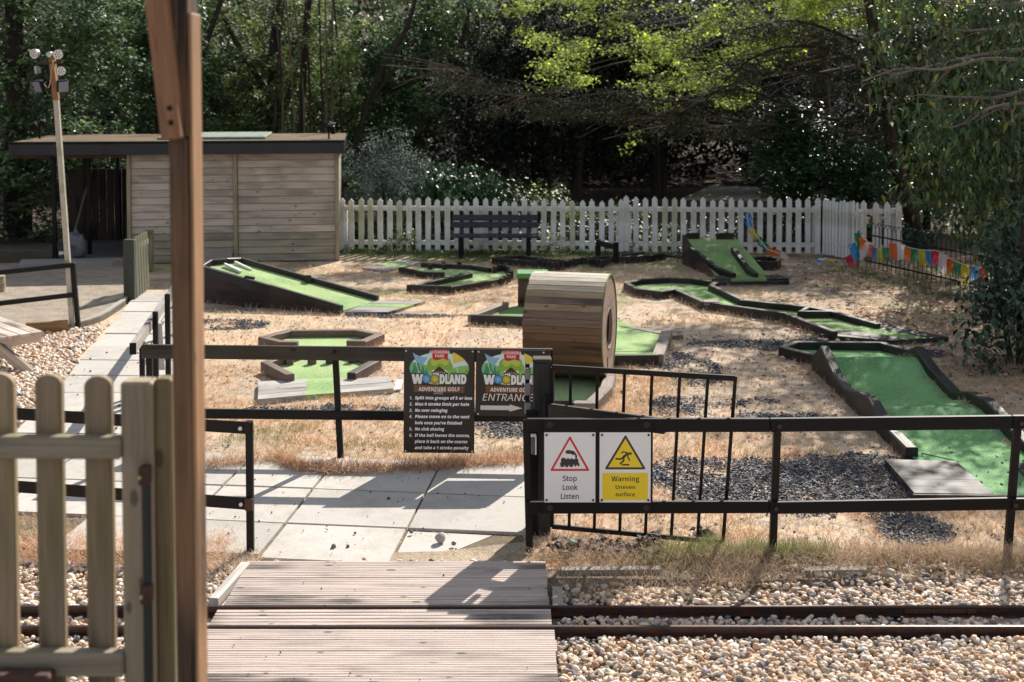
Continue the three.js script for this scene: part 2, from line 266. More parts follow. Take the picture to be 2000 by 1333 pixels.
// scattered copies as one object
function scatter(name, geo, mat, list, label, parent = scene) {
  const m = new THREE.InstancedMesh(geo, mat, list.length); m.name = parent === scene ? numbered(name) : name; m.castShadow = m.receiveShadow = true;
  const X = new THREE.Matrix4(), q = new THREE.Quaternion(), e = new THREE.Euler(), p = new THREE.Vector3(), s = new THREE.Vector3(), c = new THREE.Color();
  list.forEach((o, i) => { e.set(o.rx ?? 0, o.ry ?? 0, o.rz ?? 0, 'YXZ'); q.setFromEuler(e); p.set(o.x, o.y, o.z); if (o.sx !== undefined) s.set(o.sx, o.sy, o.sz); else s.setScalar(o.s); m.setMatrixAt(i, X.compose(p, q, s)); m.setColorAt(i, c.setRGB(o.c[0], o.c[1], o.c[2])); });
  m.userData.kind = 'stuff'; if (label) m.userData.label = label;
  parent.add(m);
  return m;
}
const inPoly = (x, z, p) => { let r = false; for (let i = 0, j = p.length - 1; i < p.length; j = i++) if ((p[i][1] > z) !== (p[j][1] > z) && x < (p[j][0] - p[i][0]) * (z - p[i][1]) / (p[j][1] - p[i][1]) + p[i][0]) r = !r; return r; };
const segDist = (x, z, a, b) => { const dx = b[0] - a[0], dz = b[1] - a[1], t = clamp(((x - a[0]) * dx + (z - a[1]) * dz) / (dx * dx + dz * dz)); return Math.hypot(x - a[0] - dx * t, z - a[1] - dz * t); };

// ================================================================ THE SETTING
// where dark bark chippings lie: [x, z, rx, rz, strength]
const CHIPS = [[...[2.032,-8.119], 0.95, 0.75, 0.8], [...[1.372,-8.223], 0.7, 0.6, 0.66], [...[2.485,-8.276], 0.5, 0.6, 0.85], [...[2.387,-7.326], 0.3, 0.35, 0.72], [...[2.573,-12.401], 0.95, 0.35, 0.72], [...[3.112,-12.497], 0.5, 0.25, 0.8], [...[1.627,-11.352], 0.4, 0.9, 0.52], [...[1.387,-10.104], 0.35, 0.6, 0.48], [...[-2.732,-14.326], 1.2, 0.2, 0.82], [...[-3.120,-13.433], 0.6, 0.4, 0.6], [...[-1.278,-14.016], 1.0, 0.3, 0.6], [...[2.907,-15.950], 0.6, 0.12, 0.9], [...[3.931,-11.986], 0.4, 0.25, 0.9], [...[-1.572,-9.947], 0.9, 0.25, 0.55], [...[-0.079,-9.505], 0.6, 0.5, 0.5], [...[2.069,-9.947], 0.8, 0.6, 0.45]];
function chipsAt(x, z) { let m = 0; for (const [cx, cz, rx, rz, a] of CHIPS) { const d = Math.hypot((x - cx) / rx, (z - cz) / rz); if (d < 1.5) m = Math.max(m, a * (1 - smooth(0.55, 1.25, d))); } return m <= 0 ? 0 : smooth(0.34, 0.72, m * (0.35 + 1.1 * fbm(x * 4.2, z * 4.2, 5, 201)) ); }
function moundAt(x, z) { return 0.03 * (fbm(x * 1.3, z * 1.3, 3, 211) - 0.7) - 0.012 * fbm(x * 7, z * 7, 2, 213); }
{
  const g = new THREE.PlaneGeometry(600, 600, 60, 60); g.rotateX(-Math.PI / 2); const p = g.attributes.position, u = g.attributes.uv;
  for (let i = 0; i < p.count; i++) { u.setXY(i, p.getX(i), p.getZ(i)); }
  g.translate(0, -0.06, 0);
  struct('ground', g, M.litter, 'brown leaf litter ground of the wood behind the fence');
  // the trodden, dried-out grass of the course
  const W = 18, N = 220, lg = new THREE.PlaneGeometry(W, W, N, N); lg.rotateX(-Math.PI / 2); lg.translate(0, 0, -13);
  const lp = lg.attributes.position; for (let i = 0; i < lp.count; i++) lp.setY(i, moundAt(lp.getX(i), lp.getZ(i))); lg.computeVertexNormals();
  const map = tex(2048, 2048, (a, b) => {
    const x = (a - 0.5) * W, z = -13 + (0.5 - b) * W;
    const n1 = fbm(x * 1.1, z * 1.1, 4, 221), n2 = fbm(x * 4, z * 7, 4, 222), n3 = vnoise(x * 95, z * 60, 223), n4 = vnoise(x * 40, z * 110, 224), n5 = fbm(x * 22, z * 22, 2, 225);
    let c = [0.58, 0.43, 0.29]; const mixc = (d, t) => { c = c.map((q, i) => lerp(q, d[i], t)); };
    mixc([0.42, 0.345, 0.265], smooth(0.46, 0.62, n1) * 0.75);           // bare grey earth
    mixc([0.56, 0.38, 0.26], smooth(0.5, 0.66, n2) * 0.7);            // ginger dead grass
    mixc([0.33, 0.24, 0.165], smooth(0.5, 0.66, fbm(x * 2.1 + 7, z * 3.1, 5, 227)) * 0.6);
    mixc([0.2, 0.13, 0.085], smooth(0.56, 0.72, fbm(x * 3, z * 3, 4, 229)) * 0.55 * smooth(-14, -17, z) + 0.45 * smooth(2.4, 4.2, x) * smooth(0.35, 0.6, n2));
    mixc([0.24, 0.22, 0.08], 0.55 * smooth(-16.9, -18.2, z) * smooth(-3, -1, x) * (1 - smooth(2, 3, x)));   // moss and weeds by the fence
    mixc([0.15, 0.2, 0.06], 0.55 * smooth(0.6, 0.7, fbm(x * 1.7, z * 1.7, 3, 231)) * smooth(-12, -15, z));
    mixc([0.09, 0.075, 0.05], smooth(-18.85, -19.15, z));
    const s = 0.72 + 0.55 * n3 * 0.7 + 0.4 * n4 * 0.6 + 0.3 * (n5 - 0.5);
    c = c.map((q) => q * s);
    const ch = clamp(chipsAt(x, z) + 0.75 * smooth(0.72, 0.8, vnoise(x * 30, z * 30, 233)) * smooth(0.45, 0.6, n1));
    mixc([0.06 + 0.05 * n3, 0.06 + 0.05 * n3, 0.07 + 0.055 * n3], ch * 0.72);
    return c;
  });
  map.repeat.set(1, 1);
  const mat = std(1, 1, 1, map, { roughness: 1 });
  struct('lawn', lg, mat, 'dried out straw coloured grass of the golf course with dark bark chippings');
}
{ // wooded hillside that closes the view far behind
  const g = new THREE.PlaneGeometry(220, 60, 60, 16); g.rotateX(-Math.PI / 2); g.translate(0, 0, -85); const p = g.attributes.position, u = g.attributes.uv;
  for (let i = 0; i < p.count; i++) { const x = p.getX(i), z = p.getZ(i), d = clamp((-z - 55) / 60); p.setY(i, -0.5 + 20 * d + 2.5 * (fbm(x * 0.06, z * 0.06, 3, 241) - 0.5) * d * 4); u.setXY(i, x, z); }
  g.computeVertexNormals();
  struct('hillside', g, M.litter, 'wooded bank rising far behind the trees');
}
// ---- paving: slabs
const slabPolys = [];
const paving = new THREE.Group(); paving.name = 'patio'; scene.add(paving); tag(paving, 'pale concrete slab paving in front of the golf entrance', null, null, 'structure');
const path = new THREE.Group(); path.name = 'path'; scene.add(path); tag(path, 'slab footpath running back along the left side of the course', null, null, 'structure');
{
  const O = [-1.290,-7.947], ax = [0.9935, 0.1135], ay = [-0.105, 0.9945], P = (a, b) => [O[0] + ax[0] * a + ay[0] * b, O[1] + ax[1] * a + ay[1] * b];
  const cols = [-2.95, -2.3, -1.85, -1.22, -0.6, 0, 0.74, 1.45], rows = [-0.66, 0, 0.62, 1.13], gp = 0.009;
  for (let i = 0; i < cols.length - 1; i++) for (let j = 0; j < rows.length - 1; j++) {
    if (j === 2 && i < 3) continue;
    const y = 0.022 + rr(-0.003, 0.004), jj = () => rr(-0.004, 0.004), b1 = j === 2 ? rows[3] + rr(-0.05, 0.03) : rows[j + 1] - gp;
    let q = [P(cols[i] + gp + jj(), rows[j] + gp + jj()), P(cols[i + 1] - gp, rows[j] + gp), P(cols[i + 1] - gp + jj(), b1 + jj()), P(cols[i] + gp, b1)];
    if (i === 6 && j === 2) { part(paving, 'slab', prism([P(cols[i] + gp, rows[j] + gp), P(cols[i + 1] - 0.2, rows[j] + gp + 0.01), P(cols[i + 1] - 0.45, b1 - 0.1), P(cols[i] + 0.35, b1), P(cols[i] + gp, b1)], -0.03, y - 0.012, 0), pick(M.slab)); slabPolys.push(q); continue; }
    part(paving, 'slab', prism(q, -0.03, y, 0), pick(M.slab)); slabPolys.push(q);
  }
  // the path: two slabs across, straight back
  const left = [[-3.771,-9.435], [-3.897,-10.604], [-4.140,-11.897], [-4.272,-13.053], [-4.527,-14.585]], xl = (z) => { for (let i = 0; i < left.length - 1; i++) if (z >= left[i + 1][1] || i === left.length - 2) return lerp(left[i][0], left[i + 1][0], (z - left[i][1]) / (left[i + 1][1] - left[i][1])); };
  for (let k = 0; k < 11; k++) {
    const z0 = -8.62 - k * 0.6, z1 = z0 - 0.59; let w0 = 0; const wt = lerp(1.3, 0.78, clamp((-8.6 - z0) / 5.6)), n = 2, ws = [wt * 0.6, wt * 0.4];
    for (let i = 0; i < n; i++) { const w1 = w0 + ws[i], q = [[xl(z0) + w0 + gp, z0 - gp], [xl(z0) + w1 - gp, z0 - gp + 0.02], [xl(z1) + w1 - gp, z1 + gp + 0.02], [xl(z1) + w0 + gp, z1 + gp]]; part(path, 'slab', prism(q, -0.03, 0.018 + rr(-0.004, 0.005), 0), pick(M.slab)); slabPolys.push(q); w0 = w1; }
  }
  const under = prism([P(-3, -0.66), P(1.45, -0.66), P(1.42, 1.12), P(-1.25, 1.12), P(-3, 0.65)], -0.05, 0.004, 0); struct('sand_bed', under, std(0.2, 0.16, 0.11, T.grit, { roughness: 1 }), 'sandy joints under the paving');
  const smear = [-0.277,-6.965]; // scuffed sand where the slabs end
  struct('sand_apron', prism([[-1.434,-6.860], [-1.036,-6.882], [-0.405,-6.927], [0.059,-7.066], [0.102,-6.779], [0.084,-6.693], [-1.361,-6.779]], -0.04, 0.008), std(0.5, 0.42, 0.33, T.grit, { roughness: 1, bumpMap: T.bump, bumpScale: 0.008 }), 'trodden sandy strip between slabs and timber crossing');
}
// ---- concrete terrace in front of the shed, with its step
{
  const curve = [[-4.649,-13.186], [-4.585,-13.350], [-4.537,-13.574], [-4.524,-13.865], [-4.543,-14.232], [-4.551,-14.487], [-4.595,-14.785]];
  struct('terrace', prism([...curve, [-4.828,-15.795], [-5.262,-17.131], [-6.663,-17.692], [-9.127,-17.501], [-6.702,-12.820], [-5.351,-12.896], [-5.050,-12.948]], -0.05, 0.045, 0), std(0.4, 0.355, 0.3, T.grit, { roughness: 0.95, bumpMap: T.bump, bumpScale: 0.006 }), 'concrete terrace with a curved edge in front of the shed');
  struct('terrace_kerb', prism([...curve, ...[...curve].reverse().map(([x, z]) => [x - 0.06, z - 0.05])], -0.05, 0.06, 0), M.concrete, 'curved concrete edging of the terrace');
}
// ---- railway: track, ballast, timber crossing
const RZ = [-6.11, -5.885];
{
  const track = thing('railway_track', 'narrow miniature railway track with two brown steel rails', 'railway track');
  const sec = [[-0.024, 0], [0.024, 0], [0.024, 0.005], [0.005, 0.009], [0.005, 0.031], [0.011, 0.035], [0.011, 0.042], [0.008, 0.045], [-0.008, 0.045], [-0.011, 0.042], [-0.011, 0.035], [-0.005, 0.031], [-0.005, 0.009], [-0.024, 0.005]];
  const railGeo = (a, b) => { const t = new Tri(), L = b - a; for (let i = 0; i < sec.length; i++) { const [z0, y0] = sec[i], [z1, y1] = sec[(i + 1) % sec.length]; t.quad([a, y0, z0], [a, y1, z1], [b, y1, z1], [b, y0, z0], [0, i * 0.03], [0, i * 0.03 + 0.03], [L, i * 0.03 + 0.03], [L, i * 0.03]); } return flipIfInward(t.geo()); };
  const g = railGeo(-9, 9);
  for (const z of RZ) { const r = part(track, 'rail', g, M.steel); r.position.set(0, 0.002, z); }
  for (let k = 0; k < 24; k++) { const s = part(track, 'sleeper', box(0.1, 0.05, 0.42, 0.006), pick(M.blackWood)); s.position.set(-8.8 + k * 0.75 + 0.2, -0.028, -6); }
  const fp = part(track, 'fishplate', box(0.36, 0.022, 0.008, 0.002), M.rust); const c = [2.140,-6.080]; fp.position.set(c[0], 0.024, RZ[0] + 0.011);
  for (let k = 0; k < 4; k++) { const b = part(fp, 'bolt', new THREE.CylinderGeometry(0.009, 0.009, 0.012, 6).rotateX(Math.PI / 2), M.rust); b.position.set(-0.125 + k * 0.088, 0, 0.008); }
}
struct('ballast_bed', prism([[-9, -6.72], [0.25, -6.72], [9, -6.75], [9, -3.4], [-9, -3.4]], -0.1, -0.012, 0), std(0.27, 0.215, 0.165, T.grit, { roughness: 1, bumpMap: T.bump, bumpScale: 0.01 }), 'sandy bed under the track ballast');
function grooveBoard(parent, x0, x1, z0, z1, y, mat) {          // ribbed deck board with its ribs along x
  const n = 5, w = z1 - z0, t = new Tri(), off = [rr(0, 9), rr(0, 9)], pr = [[z0, y - 0.03]];
  for (let i = 0; i < n; i++) { const a = z0 + w * (i + 0.0) / n, p = w / n; pr.push([a + p * 0.1, y - (i ? 0.004 : 0.003)], [a + p * 0.16, y], [a + p * 0.9, y], [a + p * 0.97, y - 0.004]); }
  pr.push([z1, y - 0.03]);
  const tw = rr(-0.002, 0.002);
  for (let i = 0; i < pr.length - 1; i++) { const [za, ya] = pr[i], [zb, yb] = pr[i + 1]; t.quad([x0, ya + tw, za], [x0, yb + tw, zb], [x1, yb - tw, zb], [x1, ya - tw, za], [x0 + off[0], za + off[1]], [x0 + off[0], zb + off[1]], [x1 + off[0], zb + off[1]], [x1 + off[0], za + off[1]]); }
  for (const [x, s] of [[x0, 1], [x1, -1]]) for (let i = 1; i < pr.length - 1; i++) { const a = [x, pr[0][1], pr[0][0]], b = [x, pr[i][1], pr[i][0]], c = [x, pr[i + 1][1], pr[i + 1][0]], u = (p) => [p[2] * 0.3, p[1]]; if (s > 0) t.tri(a, b, c, u(a), u(b), u(c)); else t.tri(a, c, b, u(a), u(c), u(b)); }
  part(parent, 'deck_board', t.geo(), mat);
}
{
  const d = thing('timber_crossing', 'ribbed timber deck crossing the railway from the gate to the paving', 'boardwalk', [0, 0, 0]);
  const run = (x0, x1, za, zb, n, y) => { for (let i = 0; i < n; i++) { const a = lerp(za, zb, i / n) + 0.0015, b = lerp(za, zb, (i + 1) / n) - 0.0015; grooveBoard(d, x0 + rr(-0.004, 0.004), x1 + rr(-0.006, 0.006), a, b, y + rr(-0.002, 0.002), pick(M.deck)); } };
  run(-1.445, 0.186, -6.70, -6.128, 5, 0.043);
  run(-1.47, 0.19, -6.09, -5.906, 1, 0.041);
  run(-1.49, 0.205, -5.866, -3.5, 21, 0.041);
  for (const z of [-6.6, -6.25, -5.6, -5.2, -4.7, -4.2]) part(d, 'bearer', box(1.6, 0.045, 0.07, 0.003), M.deckGroove).position.set(-0.63, -0.015, z);
  const a = [-1.430,-6.654], b = [-1.492,-6.184]; part(d, 'edge_board', bar([a[0] - 0.02, 0.03, a[1]], [b[0] - 0.02, 0.03, b[1]], 0.05, 0.05), std(0.68, 0.63, 0.58, T.wood, wb()), 'bleached edge board on the left side of the deck');
}
// concrete edging and block beside the deck
solo('edging_strip', prism([[0.269,-6.693], [0.814,-6.708], [0.808,-6.658], [0.267,-6.644]], -0.05, 0.012, 0), M.greyConc, 'thin grey concrete edging half buried right of the deck', 'edging');
solo('edging_strip', prism([[1.600,-6.686], [1.938,-6.693], [1.929,-6.644], [1.587,-6.630]], -0.05, 0.016, 0), M.concrete, 'pale concrete edging showing between straw and gravel below the middle fence post', 'edging');
solo('concrete_block', prism([[0.212,-6.422], [0.264,-6.422], [0.262,-6.184], [0.205,-6.184]], -0.06, 0.016, 0), M.concrete, 'flat concrete block in the gravel at the right edge of the deck', 'block');
// raised platform under the photographer, gate and canopy post
struct('platform', prism([[-6, -3.12], [6, -3.12], [6, 3], [-6, 3]], -0.05, 1.1, 0), M.greyConc, 'raised station platform behind the picket gate');

// ================================================================ THINGS AT THE BACK
// ---- shed
const SH = { x: -5.507, z: -17.74, a: 0.1154 }, shedW = (lx, lz) => [SH.x + lx * Math.cos(SH.a) + lz * Math.sin(SH.a), SH.z - lx * Math.sin(SH.a) + lz * Math.cos(SH.a)];
{
  const s = thing('shed', 'long weatherboarded timber shed with flat black edged roof and open left end', 'shed', [SH.x, 0, SH.z], SH.a);
  const H = 1.575, nb = 15, bh = (H + 0.0) / nb;
  const ov = (x0, x1, i, mat) => { const g = box(x1 - x0, bh * 0.95, 0.02, 0.002, 0); at(g, (x0 + x1) / 2, (i + 0.5) * bh, 0, 0, 0, -0.12); part(s, 'weatherboard', g, mat); };
  for (let i = 0; i < nb; i++) { const m = () => pick(i < 4 ? M.shedLow : M.shed); ov(0.055, 1.49, i, m()); ov(1.555, 2.95, i, m()); }
  for (const x of [0.025, 1.522, 2.975]) part(s, 'batten', at(box(0.055, H, 0.06, 0.004), x, H / 2, 0.022), M.batten);
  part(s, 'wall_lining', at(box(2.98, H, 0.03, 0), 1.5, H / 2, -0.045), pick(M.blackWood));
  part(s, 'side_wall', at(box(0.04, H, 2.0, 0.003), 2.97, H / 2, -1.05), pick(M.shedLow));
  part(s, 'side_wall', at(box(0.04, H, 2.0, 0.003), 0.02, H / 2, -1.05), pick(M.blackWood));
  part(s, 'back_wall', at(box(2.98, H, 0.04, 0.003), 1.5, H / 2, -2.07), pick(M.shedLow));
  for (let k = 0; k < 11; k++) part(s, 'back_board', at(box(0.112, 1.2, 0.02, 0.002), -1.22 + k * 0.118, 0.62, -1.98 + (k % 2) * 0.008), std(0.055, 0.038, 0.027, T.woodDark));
  const roof = part(s, 'roof', at(box(4.62, 0.05, 2.3, 0.006), 0.76, 1.735, -0.95), std(0.22, 0.185, 0.125, T.litter, { roughness: 1 }));
  part(s, 'fascia', at(box(4.64, 0.16, 0.03, 0.004), 0.76, 1.655, 0.21), std(0.02, 0.022, 0.03, T.paint, { roughness: 0.6 }));
  part(s, 'drip_edge', at(box(4.66, 0.03, 0.045, 0.004), 0.76, 1.752, 0.212), M.black);
  part(s, 'fascia', at(box(0.03, 0.16, 2.28, 0.004), 3.065, 1.655, -0.95), M.black); part(s, 'fascia', at(box(0.03, 0.16, 2.28, 0.004), -1.55, 1.655, -0.95), M.black);
  part(s, 'lintel', at(box(1.55, 0.05, 0.06, 0.004), -0.77, 1.55, 0.05), M.rust);
  for (const [x, z] of [[-1.0, 0.06], [-0.62, -0.4], [-1.0, -1.9], [-0.5, -1.93]]) part(s, 'porch_post', at(box(0.055, 1.55, 0.055, 0.004), x, 0.775, z), pick(M.blackWood));
  part(s, 'roof_panel', at(box(1.55, 0.03, 1.3, 0.004), 1.15, 1.79, -0.95, 0, 0, 0.01), std(0.36, 0.42, 0.36, T.paint, { roughness: 0.4 }), 'pale green sheet lying on the roof');
  part(s, 'floor', at(box(4.4, 0.09, 2.1, 0.004), 0.75, 0.045, -1.08), std(0.1, 0.095, 0.09, T.concrete));
  struct('shed_step', prism([shedW(-1.35, 0.62), shedW(-0.12, 0.55), shedW(-0.02, 0.1), shedW(-1.45, 0.1)], -0.02, 0.1), M.greyConc, 'low concrete step in front of the open end of the shed');
  const lean = thing('paving_slab', 'loose grey paving slab leaning upright against the shed wall', 'slab', [...(() => { const p = shedW(1.28, 0.16); return [p[0], 0.0, p[1]]; })()], SH.a);
  part(lean, 'slab', at(box(0.4, 0.21, 0.035, 0.006), 0, 0.1, 0, 0, 0, -0.25), M.greyConc);
  const pl = shedW(-0.78, -0.5); solo('pole', cyl([pl[0] - 0.16, 0.1, pl[1]], [pl[0] + 0.06, 1.3, pl[1] - 0.4], 0.02, 0.015), M.twig, 'rough brown wooden pole leaning inside the open shed', 'pole');
  const bg = shedW(-0.72, 0.02), bag = new THREE.SphereGeometry(0.16, 22, 16), bp = bag.attributes.position;
  for (let i = 0; i < bp.count; i++) { const x = bp.getX(i), y = bp.getY(i), z = bp.getZ(i), k = 1 + 0.9 * (fbm(x * 16 + 5, y * 16 + z * 11 + 5, 3, 301) - 0.5); bp.setXYZ(i, x * 0.82 * k, y * 1.25 * k, z * 0.7 * k); } bag.computeVertexNormals();
  const b = solo('rubbish_bag', bag, std(0.13, 0.135, 0.155, T.paint, { roughness: 0.3 }), 'crumpled grey plastic bag standing in the shed doorway', 'bag'); b.position.set(bg[0], 0.28, bg[1]);
  const rf = (px, z) => { const q = shedW(px, z); return [q[0], 1.76, q[1]]; };
  const cam = thing('floodlight', 'small black twin lamp on a short post at the right end of the shed roof', 'lamp', rf(2.85, -0.35));
  part(cam, 'post', cyl([0, 0, 0], [0, 0.16, 0], 0.014), M.black);
  part(cam, 'lamp_head', at(box(0.07, 0.12, 0.06, 0.008), 0.06, 0.13, 0.02, 0, 0.2, 0.25), M.black); part(cam, 'lamp_head', at(new THREE.CylinderGeometry(0.05, 0.04, 0.05, 12), -0.07, 0.19, 0.03, 0, 0, 1.2), M.black); part(cam, 'bracket', at(box(0.18, 0.02, 0.02, 0.003), 0, 0.17, 0), M.black); part(cam, 'lamp_head', at(box(0.08, 0.03, 0.05, 0.006), 0.05, 0.23, 0.02, 0, -0.2), M.galv);
  const cam2 = thing('floodlight', 'small dark twin floodlight on a post behind the left end of the shed roof', 'lamp', rf(-1.4, -0.8));
  part(cam2, 'post', cyl([0, -0.2, 0], [0, 0.2, 0], 0.018), M.black); part(cam2, 'lamp_head', at(box(0.1, 0.11, 0.08, 0.008), -0.08, 0.18, 0.02, 0.3, 0.4, 0.3), M.black); part(cam2, 'lamp_head', at(box(0.08, 0.08, 0.08, 0.008), 0.05, 0.24, 0.02, 0.2, -0.3, 0.3), M.black);
}
// ---- floodlight pole on the terrace
{
  const b = [-4.698,-13.186], p = thing('floodlight_pole', 'tall pale square pole carrying a cluster of seven floodlights beside the black handrail', 'light pole', [b[0], 0, b[1]]);
  const z = 0, up = (px, py) => { const dx = (px - 1000) / 2430 * -b[1] * 1.0055, q = 2.7 - (py - 147) / 2430 * -b[1] * 1.004; return [dx - b[0], q, z]; };
  part(p, 'pole', bar([0, 0, 0], up(114, 192), 0.052, 0.052, 0.004), std(0.5, 0.47, 0.39, T.paint, { roughness: 0.5 }));
  part(p, 'upper_pole', bar([up(115, 195)[0], up(115, 195)[1], 0.012], [up(108, 112)[0], up(108, 112)[1], 0.012], 0.06, 0.06, 0.004), M.brace, 'brown timber top section');
  const a = up(80, 124), c = up(128, 122); part(p, 'cross_arm', bar([a[0], a[1], 0.03], [c[0], c[1], 0.03], 0.025, 0.025), M.rust);
  const glass = std(0.75, 0.78, 0.74, null, { roughness: 0.18 });
  const round = (px, py, r, ry) => { const q = up(px, py), h = new THREE.Group(); h.name = 'lamp_head'; p.add(h); h.position.set(q[0], q[1], 0.07); h.rotation.set(0.25, ry, 0); part(h, 'housing', new THREE.CylinderGeometry(r, r * 0.8, 0.05, 18).rotateX(Math.PI / 2), M.galv); part(h, 'lens', new THREE.CylinderGeometry(r * 0.88, r * 0.88, 0.008, 18).rotateX(Math.PI / 2).translate(0, 0, 0.026), glass); for (let k = 0; k < 7; k++) part(h, 'led', new THREE.SphereGeometry(r * 0.16, 6, 4).translate(k ? Math.cos(k) * r * 0.5 : 0, k ? Math.sin(k) * r * 0.5 : 0, 0.03), M.galv); };
  round(80, 105, 0.055, -0.3); round(124, 106, 0.055, 0.2); round(128, 138, 0.052, 0.5); round(108, 106, 0.03, 0); round(84, 137, 0.045, -1.0);
  for (const [px, py, ry, rz] of [[86, 168, -0.5, 0.2], [131, 168, 0.6, -0.12]]) { const q = up(px, py), h = new THREE.Group(); h.name = 'lamp_head'; p.add(h); h.position.set(q[0], q[1], 0.06); h.rotation.set(0.35, ry, rz); part(h, 'housing', box(0.12, 0.13, 0.06, 0.012), M.black); part(h, 'lens', box(0.1, 0.11, 0.006, 0.002).translate(0, 0, 0.032), std(0.18, 0.19, 0.24, null, { roughness: 0.15 })); }
  for (const s of [0, 1]) { const q = up(112, 118), e = up(s ? 129 : 92, 160), m = up(s ? 124 : 104, 172); part(p, 'cable', tube([[q[0], q[1], 0.05], [m[0], m[1], 0.08], [e[0], e[1], 0.06]], [0.006, 0.006], 5), std(0.55, 0.4, 0.2)); }
}
// ---- black handrail on the terrace
{
  const a = [-4.666,-13.186], e = [-5.75, a[1] + 0.85], t = thing('handrail', 'black two rail metal handrail standing at the edge of the concrete terrace', 'handrail', [a[0], 0, a[1]]);
  const l = [e[0] - a[0], e[1] - a[1]];
  part(t, 'post', bar([0.03, 0, 0], [-0.02, 0.7, 0], 0.045, 0.045), M.metal); part(t, 'post', bar([l[0] * 0.62, 0, l[1] * 0.62], [l[0] * 0.64, 0.68, l[1] * 0.64], 0.04, 0.04), M.metal); part(t, 'post', bar([l[0], 0, l[1]], [l[0], 0.68, l[1]], 0.04, 0.04), M.metal);
  for (const y of [0.68, 0.36]) part(t, 'rail', bar([-0.02, y, 0.02], [l[0], y - 0.01, l[1] + 0.02], 0.03, 0.05), M.metal);
}
solo('kerb_timber', bar([[-5.093,-12.922][0], 0.05, [-5.093,-12.922][1]], [[-4.695,-13.053][0], 0.05, [-4.695,-13.053][1]], 0.07, 0.12), std(0.3, 0.19, 0.09, T.wood, wb()), 'brown timber kerb board at the front edge of the terrace', 'kerb timber');
{ const p = [-6.321,-15.166]; const s = solo('tree_stump', new THREE.CylinderGeometry(0.095, 0.1, 0.2, 12), std(0.5, 0.42, 0.3, T.bark), 'short sawn log stump at the left end of the terrace', 'stump'); s.position.set(p[0], 0.14, p[1]); }
{ const a = [-8.646,-17.407], b = [-6.484,-17.644]; solo('retaining_wall', bar([a[0], 0.11, a[1]], [b[0], 0.11, b[1]], 0.15, 0.22, 0.01), std(0.1, 0.09, 0.06, T.woodMoss), 'low dark mossy timber wall at the back left of the terrace', 'wall'); }
// ---- picnic table: only its end shows
{
  const t = thing('picnic_table', 'bleached timber picnic table, only its right hand corner in view', 'picnic table', [-4.37, 0, -11.5], -46 * Math.PI / 180);
  const pale = variants(3, 0.08, (k, i) => std(0.7 * k, 0.58 * k, 0.49 * k, i ? T.wood : T.wood2, wb({ roughness: 0.8 })));
  for (let k = 0; k < 5; k++) part(t, 'table_plank', at(box(1.5, 0.03, 0.104, 0.004), -0.75, 0.3, 0.055 + k * 0.111), pick(pale));
  for (const x of [-0.07, -1.4]) { part(t, 'cross_beam', at(box(0.045, 0.075, 0.6, 0.004), x, 0.245, 0.3), pick(pale)); }
  part(t, 'leg', bar([-0.14, 0.28, 0.44], [0.19, -0.02, 0.2], 0.05, 0.09), pick(pale)); part(t, 'leg', bar([-0.14, 0.28, 0.3], [-0.1, -0.02, 0.6], 0.05, 0.08), pick(pale)); part(t, 'leg', bar([-1.4, 0.28, 0.2], [-1.4, -0.02, 0.0], 0.05, 0.08), pick(pale)); part(t, 'leg', bar([-1.4, 0.28, 0.4], [-1.4, -0.02, 0.6], 0.05, 0.08), pick(pale));
}
// ---- the receding handrail beside the path
{
  const a = [-2.887,-9.388], b = [-3.42, -12.9], t = thing('path_rail', 'weathered timber rail on short dark posts running along the slab path', 'rail', [a[0], 0, a[1]]), l = [b[0] - a[0], b[1] - a[1]];
  const at2 = (k, y) => [l[0] * k, y, l[1] * k];
  part(t, 'rail', bar(at2(0, 0.62), at2(1, 0.62), 0.045, 0.085), std(0.42, 0.39, 0.36, T.wood2, wb())); part(t, 'end_cap', bar(at2(-0.004, 0.62), at2(-0.001, 0.62), 0.05, 0.09), M.black);
  for (const [px, py, pt, dd] of [[274, 735, 655, 0.02], [301, 741, 612, 0.16], [325, 735, 577, 0.3]]) { const g = [-3.200,-11.003]; const x = (px - 1000) / 2430 * 10.4, h = 2.7 - (pt - 147) / 2430 * 10.35; part(t, 'post', bar([x - a[0], 0, -10.35 - a[1]], [x - a[0], h, -10.35 - a[1]], 0.04, 0.04), M.metal); }
  part(t, 'strip', bar([(313 - 1000) / 2430 * 10.5 - a[0], 0.2, -10.45 - a[1]], [(308 - 1000) / 2430 * 10.5 - a[0], 0.6, -10.45 - a[1]], 0.05, 0.01), M.white[0], 'pale upright board between the posts');
  part(t, 'post', bar(at2(1, 0), at2(1, 0.64), 0.06, 0.06), M.black);
}
